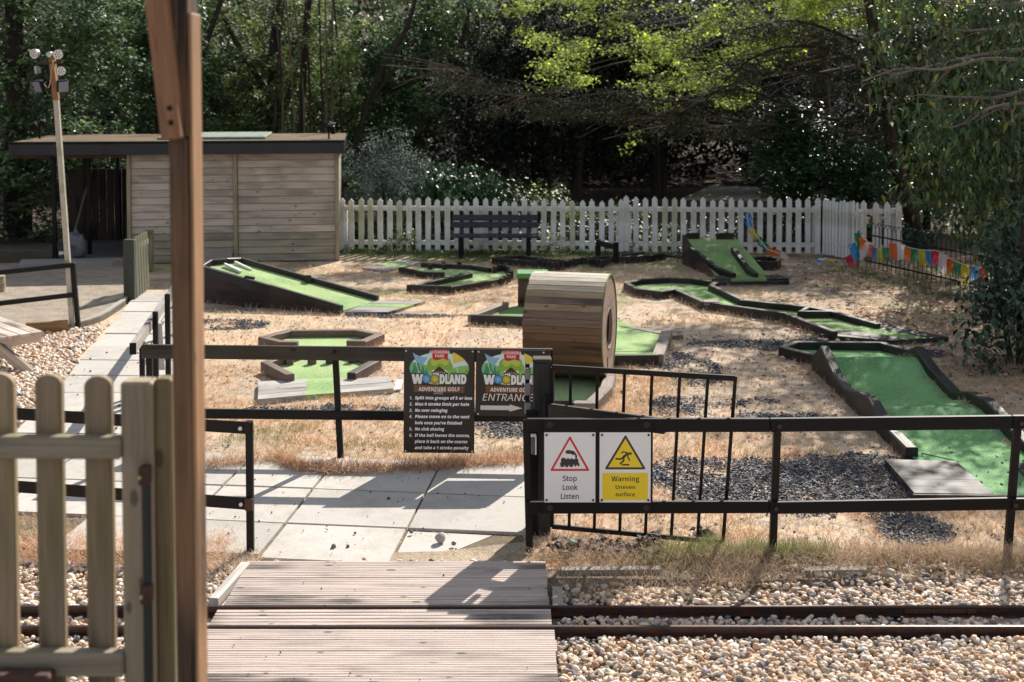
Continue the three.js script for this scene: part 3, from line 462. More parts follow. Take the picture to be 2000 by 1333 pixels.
// ---- open timber gate in front of the shed
{
  const p0 = [-4.571,-14.785], p1 = [-4.590,-15.346], t = thing('timber_gate', 'open slatted timber gate hanging on a dark post in front of the shed', 'gate', [p0[0], 0, p0[1]]);
  part(t, 'gate_post', at(box(0.13, 0.74, 0.1, 0.008), 0, 0.37, 0), std(0.07, 0.075, 0.06, T.woodMoss, wb()), 'thick dark gate post');
  const gx = 0.1, gz = -0.25;
  for (let k = 0; k < 5; k++) part(t, 'slat', bar([0.05 - k * 0.006, 0.03, -0.13 - k * 0.125], [0.03 - k * 0.006, 0.75, -0.13 - k * 0.125], 0.018, 0.09), std(0.15, 0.15, 0.1, T.woodMoss, wb()));
  for (const y of [0.22, 0.62]) part(t, 'gate_rail', bar([0.025, y, -0.05], [0.0, y, -0.72], 0.025, 0.07), std(0.42, 0.46, 0.33, T.woodMoss, wb()));
  const p2 = [-5.021,-17.131]; solo('fence_post', at(box(0.1, 0.56, 0.09, 0.008), p2[0], 0.28, p2[1]), std(0.3, 0.27, 0.17, T.woodMoss, wb()), 'short brown timber post standing against the shed wall behind the slatted gate', 'post');
}
// ---- white picket fences
function picketGeo(w, h, th, point) { const s = new THREE.Shape([[-w / 2, 0], [w / 2, 0], [w / 2, h - point], [0, h], [-w / 2, h - point]].map((p) => new THREE.Vector2(...p))); return new THREE.ExtrudeGeometry(s, { depth: th, bevelEnabled: false }).translate(0, 0, -th / 2); }
function picketFence(label, A, B, n, { w = 0.081, h = 0.8, rails = [0.12, 0.645], moss = 0.15, lift = 0.03 } = {}) {
  const t = thing('picket_fence', label, 'fence', [A[0], 0, A[1]], -Math.atan2(B[1] - A[1], B[0] - A[0])), L = Math.hypot(B[0] - A[0], B[1] - A[1]), geos = [0, 1, 2].map((k) => picketGeo(w, h + 0.02 * k - 0.02, 0.02, w * 0.55));
  for (let i = 0; i < n; i++) { const m = part(t, 'picket', pick(geos), rnd() < moss ? M.whiteMoss : pick(M.white)); m.position.set(L * i / (n - 1), lift + rr(-0.01, 0.01), rr(-0.004, 0.004)); m.rotation.z = rr(-0.012, 0.012); }
  for (const y of rails) part(t, 'rail', at(box(L + w, 0.07, 0.04, 0.004), L / 2, y + lift, -0.032), pick(M.white));
  for (const x of [0.03, L / 2, L - 0.03]) part(t, 'post', at(box(0.08, h - 0.1, 0.08, 0.006), x, (h - 0.1) / 2, -0.095), pick(M.white));
  return t;
}
const F1 = [-2.592,-18.875], F2 = [1.649,-18.712], F3 = [1.734,-18.712], F4 = [4.582,-18.552];
picketFence('white picket fence running from the shed behind the bench', F1, F2, 30, { moss: 0.25 });
picketFence('white picket fence section behind the sloping green ramp', F3, F4, 21, { h: 0.83 });
picketFence('short white picket panel of narrow close set pales at the fence corner', [F4[0] + 0.09, F4[1] + 0.02], [5.0, -17.95], 11, { w: 0.045, h: 0.83, moss: 0.1 });
picketFence('rightmost short white picket fence piece ending under the trees', [5.17, -18.2], [5.72, -18.3], 4, { w: 0.088, h: 0.83, rails: [0.12, 0.66], moss: 0 });
// ---- bench
{
  const t = thing('bench', 'dark blue grey slatted park bench in front of the white fence', 'bench', [-0.255, 0.02, -18.42], -0.01), W = 1.28;
  for (const [y, z, r] of [[0.545, -0.15, -0.22], [0.44, -0.125, -0.22]]) part(t, 'back_slat', at(box(W, 0.09, 0.025, 0.006), 0, y, z, 0, 0, r), M.bench);
  for (const z of [-0.05, 0.06, 0.17]) part(t, 'seat_slat', at(box(W + 0.03, 0.03, 0.1, 0.006), 0, 0.3, z), M.bench);
  for (const x of [-0.5, 0.5]) { part(t, 'leg', at(box(0.07, 0.3, 0.3, 0.008), x, 0.14, 0.05), M.black); part(t, 'back_support', bar([x, 0.25, -0.09], [x, 0.58, -0.185], 0.06, 0.03), M.bench); }
}
// ---- iron bow top fence with bunting
{
  const A = [4.98, -17.35], B = [6.05, -14.6], t = thing('iron_fence', 'low black bow topped iron fence behind the bunting on the right', 'fence', [A[0], 0, A[1]], -Math.atan2(B[1] - A[1], B[0] - A[0])), L = Math.hypot(B[0] - A[0], B[1] - A[1]), n = 33, h = 0.56;
  const barG = new THREE.CylinderGeometry(0.0055, 0.0055, h, 5).translate(0, h / 2, 0), hoop = new THREE.TorusGeometry(L / n, 0.0055, 4, 8, Math.PI);
  for (let i = 0; i <= n; i++) { const m = part(t, 'bar', barG, M.metal); m.position.set(L * i / n, 0, 0); if (i < n - 1) { const q = part(t, 'hoop', hoop, M.metal); q.position.set(L * (i + 1) / n, h - 0.002, (i % 2) * 0.008 - 0.004); } }
  for (const y of [0.1, 0.47]) part(t, 'rail', at(box(L, 0.022, 0.009, 0.001), L / 2, y, 0.008), M.metal);
  const cols = { b: [0.03, 0.25, 0.62], y: [0.75, 0.6, 0.05], g: [0.03, 0.24, 0.12], o: [0.8, 0.16, 0.03], w: [0.75, 0.76, 0.8], r: [0.6, 0.02, 0.06] }, cm = {};
  for (const k in cols) { cm[k] = new THREE.MeshPhysicalMaterial({ roughness: 0.9, transmission: 0.35, thickness: 0 }); cm[k].color.setRGB(...cols[k]); }
  const flag = (w, h2, fringe) => { const q = new Tri(), nx = 6; const wav = (x, y) => 0.012 * Math.sin(x * 40 + y * 12); for (let i = 0; i < nx; i++) { const x0 = -w / 2 + w * i / nx, x1 = x0 + w / nx * 0.97, y1 = -h2 * fringe, y2 = -h2 * rr(0.85, 1.05); q.quad([x0, y1, wav(x0, y1)], [x1, y1, wav(x1, y1)], [x1, 0, 0], [x0, 0, 0], [0, 0], [1, 0], [1, 1], [0, 1]); const d = rr(-0.012, 0.012); q.quad([x0 + d, y2, wav(x0, y2)], [x0 + d + w / nx * 0.7, y2, wav(x1, y2) + 0.006], [x1, y1, wav(x1, y1)], [x0, y1, wav(x0, y1)], [0, 0], [1, 0], [1, 1], [0, 1]); } return q.geo(); };
  const bunting = (name, label, list, h2, w) => { const t2 = thing(name, label, 'bunting'); const pts = list.map((l) => l[1]); part(t2, 'cord', tube(pts.map((p) => [p[0], p[1] + 0.004, p[2]]), [0.005, 0.005], 5), M.white[0]); for (const [c, p, rz = 0, hs = 1] of list) { const m = part(t2, 'flag', flag(w, h2 * hs, rr(0.3, 0.55)), cm[c]); m.position.set(...p); m.rotation.set(rr(-0.2, 0.25), rr(-0.5, 0.1), rz + rr(-0.1, 0.1)); } return t2; };
  bunting('bunting', 'long string of multicoloured fringed bunting sagging along the iron fence', [['r', [4.696,0.175,-17.300], 0.5], ['b', [4.751,0.348,-17.300], 0.4, 1.3], ['g', [4.835,0.499,-17.300], 0], ['o', [4.879,0.447,-17.200], 0], ['w', [4.929,0.389,-17.100], 0], ['o', [4.971,0.367,-17.050], -0.1], ['b', [5.007,0.332,-17.000], 0], ['y', [5.040,0.332,-16.900], 0], ['g', [5.080,0.360,-16.800], 0], ['o', [5.154,0.429,-16.750], 0.1, 1.2], ['w', [5.225,0.429,-16.600], 0, 1.1], ['o', [5.273,0.409,-16.450], 0], ['g', [5.313,0.409,-16.300], 0], ['y', [5.368,0.410,-16.200], 0, 1.1], ['b', [5.418,0.424,-16.050], 0], ['r', [5.463,0.438,-15.950], 0, 0.9], ['w', [5.511,0.414,-15.800], 0, 1.3], ['o', [5.550,0.377,-15.650], 0], ['g', [5.587,0.354,-15.500], 0, 1.1], ['y', [5.635,0.345,-15.350], 0, 1.35], ['b', [5.687,0.349,-15.200], 0, 1.1], ['o', [5.731,0.353,-15.050], 0.1]], 0.19, 0.105);
  bunting('bunting', 'loose end of bunting hanging down the white fence to the ground', [['b', [3.508,0.630,-18.500], 0.5], ['b', [3.515,0.528,-18.450], 0.5], ['y', [3.544,0.420,-18.400], 0.6], ['y', [3.596,0.342,-18.350], 0.6], ['g', [3.640,0.288,-18.300], 0.7], ['g', [3.688,0.225,-18.200], 0.9], ['o', [3.736,0.156,-18.100], 1.1], ['o', [3.816,0.126,-18.050], 1.3], ['w', [3.899,0.103,-17.950], 1.4]], 0.13, 0.1);
  const gp = [4.848,0.496,-17.320]; solo('bunting_post', cyl([gp[0], 0, gp[2]], [gp[0], gp[1] + 0.03, gp[2]], 0.018), std(0.06, 0.25, 0.1), 'thin green post holding the left end of the long bunting', 'post');
  for (const [px, py, c] of [[1594, 505, 'b'], [1622, 507, 'y'], [1606, 509, 'w']]) { const q = [4.466,-17.986]; const m = solo('bunting_flag', flag(0.12, 0.08, 0.5).rotateX(-1.35), cm[c], { b: 'blue scrap of bunting on the ground by the fence corner', y: 'yellow scrap of bunting on the ground by the fence corner', w: 'white scrap of bunting on the ground by the fence corner' }[c], 'bunting'); m.position.set(q[0] + (px - 1600) / 140, 0.04, q[1] + (509 - py) * 0.05); }
}

// ================================================================ THE GOLF HOLES
const keep = [...slabPolys], kerbLines = [];                      // where no straw grows, and kerbs it gathers along
const hole = (label) => thing('golf_hole', label, 'mini golf hole');
const turf = (h, poly, mat, y = 0.02, name = 'turf') => { keep.push(poly); return part(h, name, prism(poly, -0.03, y), mat); };
const kb = (h, pts, o) => { kerbLines.push(pts); kerbs(h, pts, o); };
const mid = (a, b, t) => [lerp(a[0], b[0], t), lerp(a[1], b[1], t)];
// sloping prism with its own corner heights
{ // ---- ramp at the left
  const h = hole('long dark sided ramp hole with pale green turf in front of the shed');
  const N0 = [-1.933,-14.046], N1 = [-3.700,-14.684], F0 = [-1.594,-14.684], F1 = [F0[0] + N1[0] - N0[0], F0[1] + N1[1] - N0[1]], e1 = [-3.66, -15.0], e2 = [-3.5, -15.13], T0 = 0.085, T1 = 0.445;
  const q = [N0, N1, e1, e2, F1, F0]; keep.push(q);
  part(h, 'turf', prism(q, -0.02, [0.02, 0.38, 0.4, 0.4, 0.38, 0.02]), M.turfPale);
  const k1 = [[...N0, T0, 0], [...N1, T1, 0.3]]; kerbs(h, [[...N0, T0, -0.01], [...mid(N0, N1, 0.5), (T0 + T1) / 2, 0.13], [...N1, T1, 0.33], [...e1, T1 + 0.02, 0.33], [...e2, T1 + 0.02, 0.33], [...F1, T1, 0.33], [...mid(F0, F1, 0.5), (T0 + T1) / 2, 0.1], [...F0, T0, 0]], { w: 0.06 });
  const side = (A, B, n) => part(h, n, prism([A, B, [B[0] + 0.012, B[1] - 0.03], [A[0] + 0.012, A[1] - 0.03]], -0.02, [0.03, 0.35, 0.35, 0.03]), M.side);
  side([N0[0], N0[1] + 0.012], [N1[0], N1[1] + 0.012], 'side_panel'); kerbLines.push([N0, N1]);
  part(h, 'end_panel', prism([N1, e1, [e1[0] - 0.03, e1[1]], [N1[0] - 0.03, N1[1]]], -0.02, 0.35), M.side);
  const onR = (s, t2) => { const a = mid(N0, N1, s), b = mid(F0, F1, s), p = mid(a, b, t2); return [p[0], 0.02 + 0.36 * s, p[1]]; };
  for (const t2 of [0.42, 0.68]) { const a = onR(0.98, t2 + 0.1), b = onR(0.83, t2); part(h, 'guide_bar', bar([a[0], a[1] + 0.035, a[2]], [b[0], b[1] + 0.02, b[2]], 0.035, 0.03), M.white[0]); }
  const bl = onR(0.48, 0.93); part(h, 'block', at(box(0.075, 0.09, 0.07, 0.006), bl[0], bl[1] + 0.045, bl[2], 0.1, 0), pick(M.kerb));
  const b2 = onR(0.66, 0.06); part(h, 'block', at(box(0.12, 0.03, 0.05, 0.005), b2[0], b2[1] + 0.07, b2[2], 0.1, -0.2), pick(M.kerb));
  const m = [[-1.902,-13.985], [-1.406,-13.955], [-1.026,-14.651], [-1.602,-14.751]];
  boards(h, m[0], m[1], mid(m[1], m[2], 0.42), mid(m[0], m[3], 0.42), 2, 0.024, 0.03, M.matPale); boards(h, mid(m[0], m[3], 0.7), mid(m[1], m[2], 0.7), m[2], m[3], 2, 0.024, 0.03, M.matPale);
  turf(h, [mid(m[0], m[3], 0.43), mid(m[1], m[2], 0.43), mid(m[1], m[2], 0.69), mid(m[0], m[3], 0.69)], M.turfPale, 0.022, 'turf_strip'); keep.push(m);
}
{ // ---- octagon with four blocks, behind the front rail
  const h = hole('octagonal pale green hole with four small wooden blocks behind the front rail');
  const R = [[-2.100,-12.103], [-2.255,-12.103], [-2.484,-12.318], [-2.287,-12.642], [-1.608,-12.668], [-1.340,-12.466], [-1.467,-12.151], [-1.629,-12.151]];
  kb(h, R, { w: 0.085, top: 0.09, mat: M.kerbBrown });
  const Lw = [[-1.938,-10.748], [-2.244,-11.232], [-2.148,-11.417], [-2.024,-11.609]], Rw = [[-1.412,-10.823], [-1.247,-11.335], [-1.414,-11.544], [-1.568,-11.696]];
  kb(h, Lw, { w: 0.085, top: 0.09, mat: M.kerbBrown }); kb(h, Rw, { w: 0.085, top: 0.09, mat: M.kerbBrown });
  turf(h, [R[1], R[2], R[3], R[4], R[5], R[6]], M.turfPale); turf(h, [R[0], R[7], Rw[3], Lw[3]], M.turfPale, 0.019); turf(h, [Lw[0], Lw[1], Lw[2], Lw[3], Rw[3], Rw[2], Rw[1], Rw[0]], M.turfPale, 0.021);
  for (const [p, r] of [[[-2.057,-11.413], 0.12], [[-1.857,-11.433], 0.7], [[-1.698,-11.453], 0.3], [[-1.490,-11.494], 0.05]]) part(h, 'block', at(box(0.065, 0.085, 0.065, 0.006), p[0], 0.06, p[1], r), pick(M.kerbBrown));
  const m = [[-2.095,-10.136], [-1.723,-10.282], [-1.806,-10.836], [-2.211,-10.746]], m2 = [[-1.452,-10.365], [-1.017,-10.500], [-1.096,-10.947], [-1.524,-10.818]];
  boards(h, m[0], m[1], m[2], m[3], 4, 0.03, 0.04, M.matPale); boards(h, m2[0], m2[1], m2[2], m2[3], 4, 0.03, 0.04, M.matPale);
  turf(h, [[-1.723,-10.282], [-1.452,-10.365], [-1.534,-10.891], [-1.806,-10.836]], M.turfPale, 0.03, 'turf_mat'); keep.push(m, m2);
}
{ // ---- loop hole at the back left
  const h = hole('hooked hole with wooden pegs and a curved stump end left of the barrel');
  const A = [-1.267,-17.295], B = [-0.558,-17.061], C = [-0.292,-16.788], st = [[-0.236,-16.782], [-0.175,-16.898], [-0.112,-16.918], [-0.063,-16.782], [-0.027,-16.540], [-0.014,-16.450], [-0.047,-16.175], [-0.086,-16.041], [-0.132,-15.878]], D = [-0.171,-15.899], E = [-0.761,-15.319], F = [-1.266,-15.431], Gq = [-0.543,-16.395], H = [-1.534,-16.923], Hm = [-1.163,-16.524];
  kb(h, [A, B, C], { w: 0.055, top: 0.08 }); kb(h, [D, E, F, Gq], { w: 0.06, top: 0.085 }); kb(h, [Gq, mid(Gq, Hm, 0.25)], { w: 0.055, top: 0.07 }); kb(h, [[-0.900,-16.469], Hm, H], { w: 0.055, top: 0.075 });
  for (const p of st) part(h, 'stump', at(box(0.062, rr(0.1, 0.14), 0.062, 0.008), p[0], 0.045, p[1], rr(0, 1)), pick(M.kerb));
  turf(h, [H, Hm, Gq, [-0.665,-16.908], E, D, st[6], st[4], st[2], C, B, A].map((p, i) => p), M.turfPale); turf(h, [F, Gq, mid(D, E, 0.5), E], M.turfMid, 0.016);
  for (const p of [[-1.132,-17.086], [-0.960,-17.314], [-0.932,-17.063], [-0.738,-17.314]]) part(h, 'peg', new THREE.CylinderGeometry(0.032, 0.034, 0.07, 10).translate(p[0], 0.05, p[1]), pick(M.kerb));
  const m = [[-2.089,-17.222], [-1.731,-16.996], [-1.296,-17.692], [-1.611,-17.936]];
  boards(h, m[0], m[1], mid(m[1], m[2], 0.35), mid(m[0], m[3], 0.35), 2, 0.024, 0.03, M.matPale); boards(h, mid(m[0], m[3], 0.68), mid(m[1], m[2], 0.68), m[2], m[3], 2, 0.024, 0.03, M.matPale); turf(h, [mid(m[0], m[3], 0.36), mid(m[1], m[2], 0.36), mid(m[1], m[2], 0.67), mid(m[0], m[3], 0.67)], M.turfPale, 0.022, 'turf_strip'); keep.push(m);
}
{ // ---- back centre hole with a wooden goal frame
  const h = hole('low dark bow tie shaped hole with a wooden goal frame');
  const a = [-0.249,-17.683], b = [-0.155,-17.833], c = [0.163,-17.934], d = [0.439,-17.683], e = [0.834,-17.520], f = [1.107,-17.833], g = [1.484,-17.934], i = [0.380,-17.342], j = [1.266,-17.487], k = [1.508,-17.782], l = [1.952,-17.934], m = [2.247,-18.166], n = [1.548,-17.985], o = [1.944,-18.351];
  kb(h, [i, a, b, c, d], { w: 0.06, top: 0.09 }); kb(h, [d, e, f, g], { w: 0.05, top: 0.08 }); kb(h, [j, k, l, m], { w: 0.06, top: 0.09 }); kb(h, [n, o], { w: 0.06, top: 0.09 });
  for (let q = 0; q < 15; q++) { const t = q / 14, px = lerp(1056, 1174, t), py = 512 + 5 * Math.sin(t * 9) * 0.35 + 3 * Math.sin(t * Math.PI), p0 = i, x = lerp(i[0], j[0], t), z = lerp(i[1], j[1], t) + 0.16 * Math.sin(t * 7) + 0.1 * Math.sin(t * Math.PI); part(h, 'stump', at(box(0.065, rr(0.11, 0.16), 0.065, 0.008), x, 0.05, z, rr(-0.4, 0.4)), pick(M.kerb)); }
  turf(h, [a, b, c, d, e, f, g, n, o, m, l, k, j, e, i].filter((_, q) => q !== 13), M.turfDeep);
  const fr = (px, py) => [1.279,-18.394], p1 = [1.282,-18.394], p2 = [1.486,-17.692], hh = 0.26;
  part(h, 'frame_post', bar([p1[0], 0, p1[1]], [p1[0], hh, p1[1]], 0.07, 0.07), pick(M.blackWood)); part(h, 'frame_post', bar([p2[0], 0, p2[1]], [p2[0], hh + 0.05, p2[1]], 0.075, 0.075), pick(M.blackWood)); part(h, 'frame_bar', bar([p1[0], hh - 0.05, p1[1]], [p2[0], hh - 0.02, p2[1]], 0.05, 0.075), pick(M.blackWood));
  const mt = [[2.284,-18.342], [2.543,-18.239], [2.594,-18.605], [2.339,-18.658]]; boards(h, ...mt, 3, 0.03, 0.03, M.matGrey); keep.push(mt);
}
{ // ---- steep ramp at the back right
  const h = hole('steep green ramp with two converging kerbs in front of the white fence');
  const BL = [2.488,-17.789], FL = [2.722,-16.520], FR = [3.431,-16.605], BR = [BL[0] + 0.72, BL[1] + 0.02], H = 0.37;
  part(h, 'turf', prism([FL, FR, BR, BL], -0.02, [0.02, 0.02, H, H]), M.turfMid); keep.push([FL, FR, BR, BL]);
  part(h, 'side_panel', prism([[FL[0] - 0.025, FL[1] + 0.05], [BL[0] - 0.03, BL[1]], [BL[0] - 0.004, BL[1]], [FL[0] - 0.003, FL[1] + 0.02]], -0.02, [0.02, H + 0.02, H + 0.02, 0.02]), std(0.1, 0.062, 0.05, T.wood2, wb()));
  part(h, 'corner_post', at(box(0.1, H + 0.06, 0.08, 0.006), BL[0] + 0.02, H / 2, BL[1] - 0.05), M.side);
  part(h, 'back_panel', prism([BL, BR, [BR[0], BR[1] - 0.03], [BL[0], BL[1] - 0.03]], -0.02, H), M.side);
  const lk = [[2.496,-17.296], [2.925,-16.277]], rk = [[3.090,-17.296], [3.223,-16.319]], hOn = (z) => 0.02 + (H - 0.02) * clamp((z - FL[1]) / (BL[1] - FL[1]));
  for (const [a, b] of [lk, rk]) { const m1 = mid(a, b, 0.33), m2 = mid(a, b, 0.66); kb(h, [a, m1, m2, b].map((p) => [p[0], p[1], hOn(p[1]) + 0.07, hOn(p[1]) - 0.02]), { w: 0.065 }); }
  kerbs(h, [[BL[0] + 0.02, BL[1] + 0.03, H + 0.07, H - 0.02], [BL[0] + 0.2, BL[1] + 0.03, H + 0.07, H - 0.02]], { w: 0.06 }); kerbs(h, [[BR[0] - 0.28, BR[1] + 0.03, H + 0.07, H - 0.02], [BR[0] - 0.03, BR[1] + 0.03, H + 0.07, H - 0.02]], { w: 0.06 });
  const m = [[2.608,-16.149], [3.636,-16.230], [3.582,-16.478], [2.743,-16.478]]; boards(h, m[0], mid(m[0], m[1], 0.25), mid(m[3], m[2], 0.2), m[3], 2, 0.035, 0.04, M.matGrey); boards(h, mid(m[0], m[1], 0.72), m[1], m[2], mid(m[3], m[2], 0.75), 2, 0.035, 0.04, M.matGrey); turf(h, [mid(m[0], m[1], 0.255), mid(m[0], m[1], 0.715), mid(m[3], m[2], 0.745), mid(m[3], m[2], 0.205)], M.turfMid, 0.03, 'turf_strip'); keep.push(m);
  kerbs(h, [[2.586,-15.891], [3.585,-15.970]], { w: 0.03, top: 0.045 });
}
{ // ---- hexagon
  const c = [3.577,-17.465], t = thing('hexagon_surround', 'small dark hexagonal timber surround right of the steep green ramp', 'timber surround', [c[0], 0, c[1]]), P = [];
  for (let k = 0; k < 6; k++) P.push([Math.cos(k * Math.PI / 3) * 0.2, Math.sin(k * Math.PI / 3) * 0.27]);
  kerbs(t, P, { w: 0.05, top: 0.11, closed: true }); part(t, 'soil', prism(P.map(([x, z]) => [x * 0.85, z * 0.85]), -0.02, 0.03), M.litter);
}
{ // ---- long winding hole
  const h = hole('long winding hole with dark kerbs bending from the barrel towards the right');
  const f = [[1.437,-15.563], [1.546,-15.113], [1.798,-14.969], [1.997,-15.113], [2.215,-14.254], [2.389,-14.126], [3.016,-13.545], [3.296,-12.591]];
  const b1 = [f[0], [1.640,-15.838], [2.035,-15.959], [2.295,-15.878], [2.565,-15.641]], b2 = [[2.588,-15.621], [2.483,-15.410], [2.677,-14.418]], b3 = [[2.653,-14.385], [3.351,-13.937], [3.531,-13.693], [3.855,-12.983]];
  kb(h, f, { w: 0.07, top: 0.09 }); kb(h, b1.slice(0), { w: 0.06, top: 0.09 }); kb(h, b2, { w: 0.07, top: 0.09 }); kb(h, b3, { w: 0.07, top: 0.09 }); kerbs(h, [[3.517,-13.637], [3.189,-13.637], [3.325,-13.880]], { w: 0.05, top: 0.096 });
  const poly = [...f, b3[3], b3[2], b3[1], b3[0], b2[1], ...b1.slice(1).reverse()]; turf(h, poly, M.turfMid, 0.022);
  part(h, 'bracket', prism([[2.223,-14.303], [2.400,-14.303], [2.379,-14.172], [2.203,-14.172]], 0.06, 0.1), pick(M.kerbPale));
  const m = [[3.165,-12.669], [3.786,-12.377], [4.425,-12.545], [3.954,-13.295]], w0 = mid(m[0], m[3], 0.4), w1 = mid(m[0], m[3], 0.72), v0 = mid(m[1], m[2], 0.42), v1 = mid(m[1], m[2], 0.72);
  boards(h, m[0], m[1], v0, w0, 3, 0.04, 0.05, M.matGrey); boards(h, w1, v1, m[2], m[3], 3, 0.04, 0.05, M.matGrey); turf(h, [w0, v0, v1, w1], M.turfMid, 0.036, 'turf_strip'); keep.push(m);
  kerbs(h, [[m[1][0], m[1][1] + 0.03], [m[2][0], m[2][1] + 0.03]], { w: 0.03, top: 0.05 });
}
{ // ---- bumpy hole, right foreground
  const h = hole('wide bright green bumpy hole with wavy black kerbs behind the near right rail');
  const XL = 2.84, XR = 3.72, sc = 0.99, Lp = [[-11.5, 0.1], [-11.2, 0.265], [-10.76, 0.13], [-10.33, 0.085], [-9.97, 0.165], [-9.68, 0.19], [-9.4, 0.125], [-9.1, 0.09], [-8.72, 0.085]].map(([z, t]) => [XL * sc, z * sc, t, -0.01]), Rp = [[-11.6, 0.11], [-11.25, 0.25], [-10.85, 0.15], [-10.3, 0.085], [-9.95, 0.17], [-9.6, 0.205], [-9.3, 0.16], [-9.05, 0.11], [-8.75, 0.085]].map(([z, t]) => [XR * sc, z * sc, t, -0.01]);
  kb(h, Lp, { w: 0.09, c: 0.01 }); kb(h, Rp, { w: 0.09, c: 0.01 });
  const hx = [[2.836,-11.501], [2.602,-11.828], [2.787,-12.080], [3.606,-12.034], [3.775,-11.717]]; kb(h, hx, { w: 0.075, top: 0.095 });
  turf(h, [hx[0], hx[1], hx[2], hx[3], hx[4], [XR * sc, -11.2], [XL * sc, -11.2]], M.turfDeep, 0.018);
  // the rippled carpet: a grid following the kerbs
  const prof = (P, z) => { for (let i = 0; i < P.length - 1; i++) if (z <= P[i + 1][1]) { const t = clamp((z - P[i][1]) / (P[i + 1][1] - P[i][1])); return lerp(P[i][2], P[i + 1][2], t * t * (3 - 2 * t)) - 0.07; } return 0.02; };
  const nz = 60, nx = 8, z0 = -11.45, z1 = -7.95, pos = [], uv = [], idx = [];
  for (let i = 0; i <= nz; i++) for (let j = 0; j <= nx; j++) { const z = lerp(z0, z1, i / nz), x = lerp(XL * sc + 0.0, XR * sc, j / nx), y = 0.02 + 0.85 * Math.max(0, 0.5 * (prof(Lp, z) + prof(Rp, z)) - 0.02) + 0.004 * (fbm(x * 3, z * 3, 3, 401) - 0.5); pos.push(x, y, z); uv.push(x, z); }
  for (let i = 0; i < nz; i++) for (let j = 0; j < nx; j++) { const a = i * (nx + 1) + j, b = a + nx + 1; idx.push(a, b, a + 1, b, b + 1, a + 1); }
  const g = new THREE.BufferGeometry(); g.setAttribute('position', new THREE.Float32BufferAttribute(pos, 3)); g.setAttribute('uv', new THREE.Float32BufferAttribute(uv, 2)); g.setIndex(idx); g.computeVertexNormals();
  part(h, 'turf', g, M.turfDeep); keep.push([[XL * sc, -11.5], [XR * sc, -11.5], [XR * sc, -7.9], [XL * sc, -7.9]]);
  const m = [[2.558,-7.790], [3.055,-7.771], [3.058,-8.472], [2.584,-8.506]]; boards(h, m[0], m[1], m[2], m[3], 5, 0.045, 0.05, M.matGrey); keep.push(m);
  const m2 = [[3.380,-7.752], [3.872,-7.733], [3.883,-8.393], [3.434,-8.415]]; boards(h, m2[0], m2[1], m2[2], m2[3], 5, 0.045, 0.05, M.matGrey);
  turf(h, [[3.078,-7.829], [3.406,-7.810], [3.469,-8.501], [3.623,-8.783], [2.904,-8.711], [3.081,-8.535]], M.turfDeep, 0.026, 'turf_strip');
  kerbs(h, [[2.546,-7.781], [3.873,-7.734]], { w: 0.035, top: 0.045, mat: M.kerbBrown });
}
// ---- barrel hole
{
  const h = hole('hole with pale green turf and timber kerbs that passes under the big wooden barrel');
  const L1 = [-0.446,-13.458], L2 = [-0.077,-14.222], L3 = [0.342,-13.315], R0 = [0.860,-11.502], R1 = [1.364,-11.523], R2 = [1.604,-12.719];
  kb(h, [L2, L1], { w: 0.09, top: 0.09, mat: M.kerbPale }); kb(h, [L1, L3], { w: 0.06, top: 0.09 }); kb(h, [R0, R1], { w: 0.07, top: 0.09, mat: M.kerb }); kb(h, [R1, R2], { w: 0.11, top: 0.095, mat: M.kerbPale });
  turf(h, [L1, L2, [0.613,-14.785], [1.195,-13.405], R2, R1, R0, [0.778,-12.497], L3], M.turfMid, 0.02);
  turf(h, [[0.942,-11.941], [1.408,-11.986], [1.624,-13.053], [1.119,-13.159]], M.turfPale, 0.024, 'turf_strip');
  const m = [[1.631,-12.845], [1.780,-12.845], [1.831,-13.213], [1.154,-13.377], [1.589,-13.213]]; boards(h, [1.612,-12.652], [1.759,-12.652], [1.796,-13.040], [1.145,-13.147], 3, 0.03, 0.05, M.kerbPale);
  const k = [[0.874,-10.956], [0.846,-10.712], [0.789,-10.321], [0.626,-9.832], [0.491,-9.832], [0.123,-9.832], [0.089,-10.712]];
  kb(h, k.slice(0, 5), { w: 0.1, top: 0.09, mat: M.kerbPale }); kb(h, k.slice(4), { w: 0.07, top: 0.09, mat: M.kerb });
  turf(h, [...k, [0.293,-11.767], [0.928,-11.767]], M.turfPale, 0.021);
  const br = [0.443,-11.003]; part(h, 'support', at(box(0.05, 0.26, 0.1, 0.005), br[0], 0.12, br[1] - 0.12), M.kerbBrown[0]);
  const br2 = [0.823,-11.003]; part(h, 'support', at(box(0.06, 0.2, 0.3, 0.005), br2[0] - 0.03, 0.05, br2[1] - 0.3), M.kerb[0]);
}
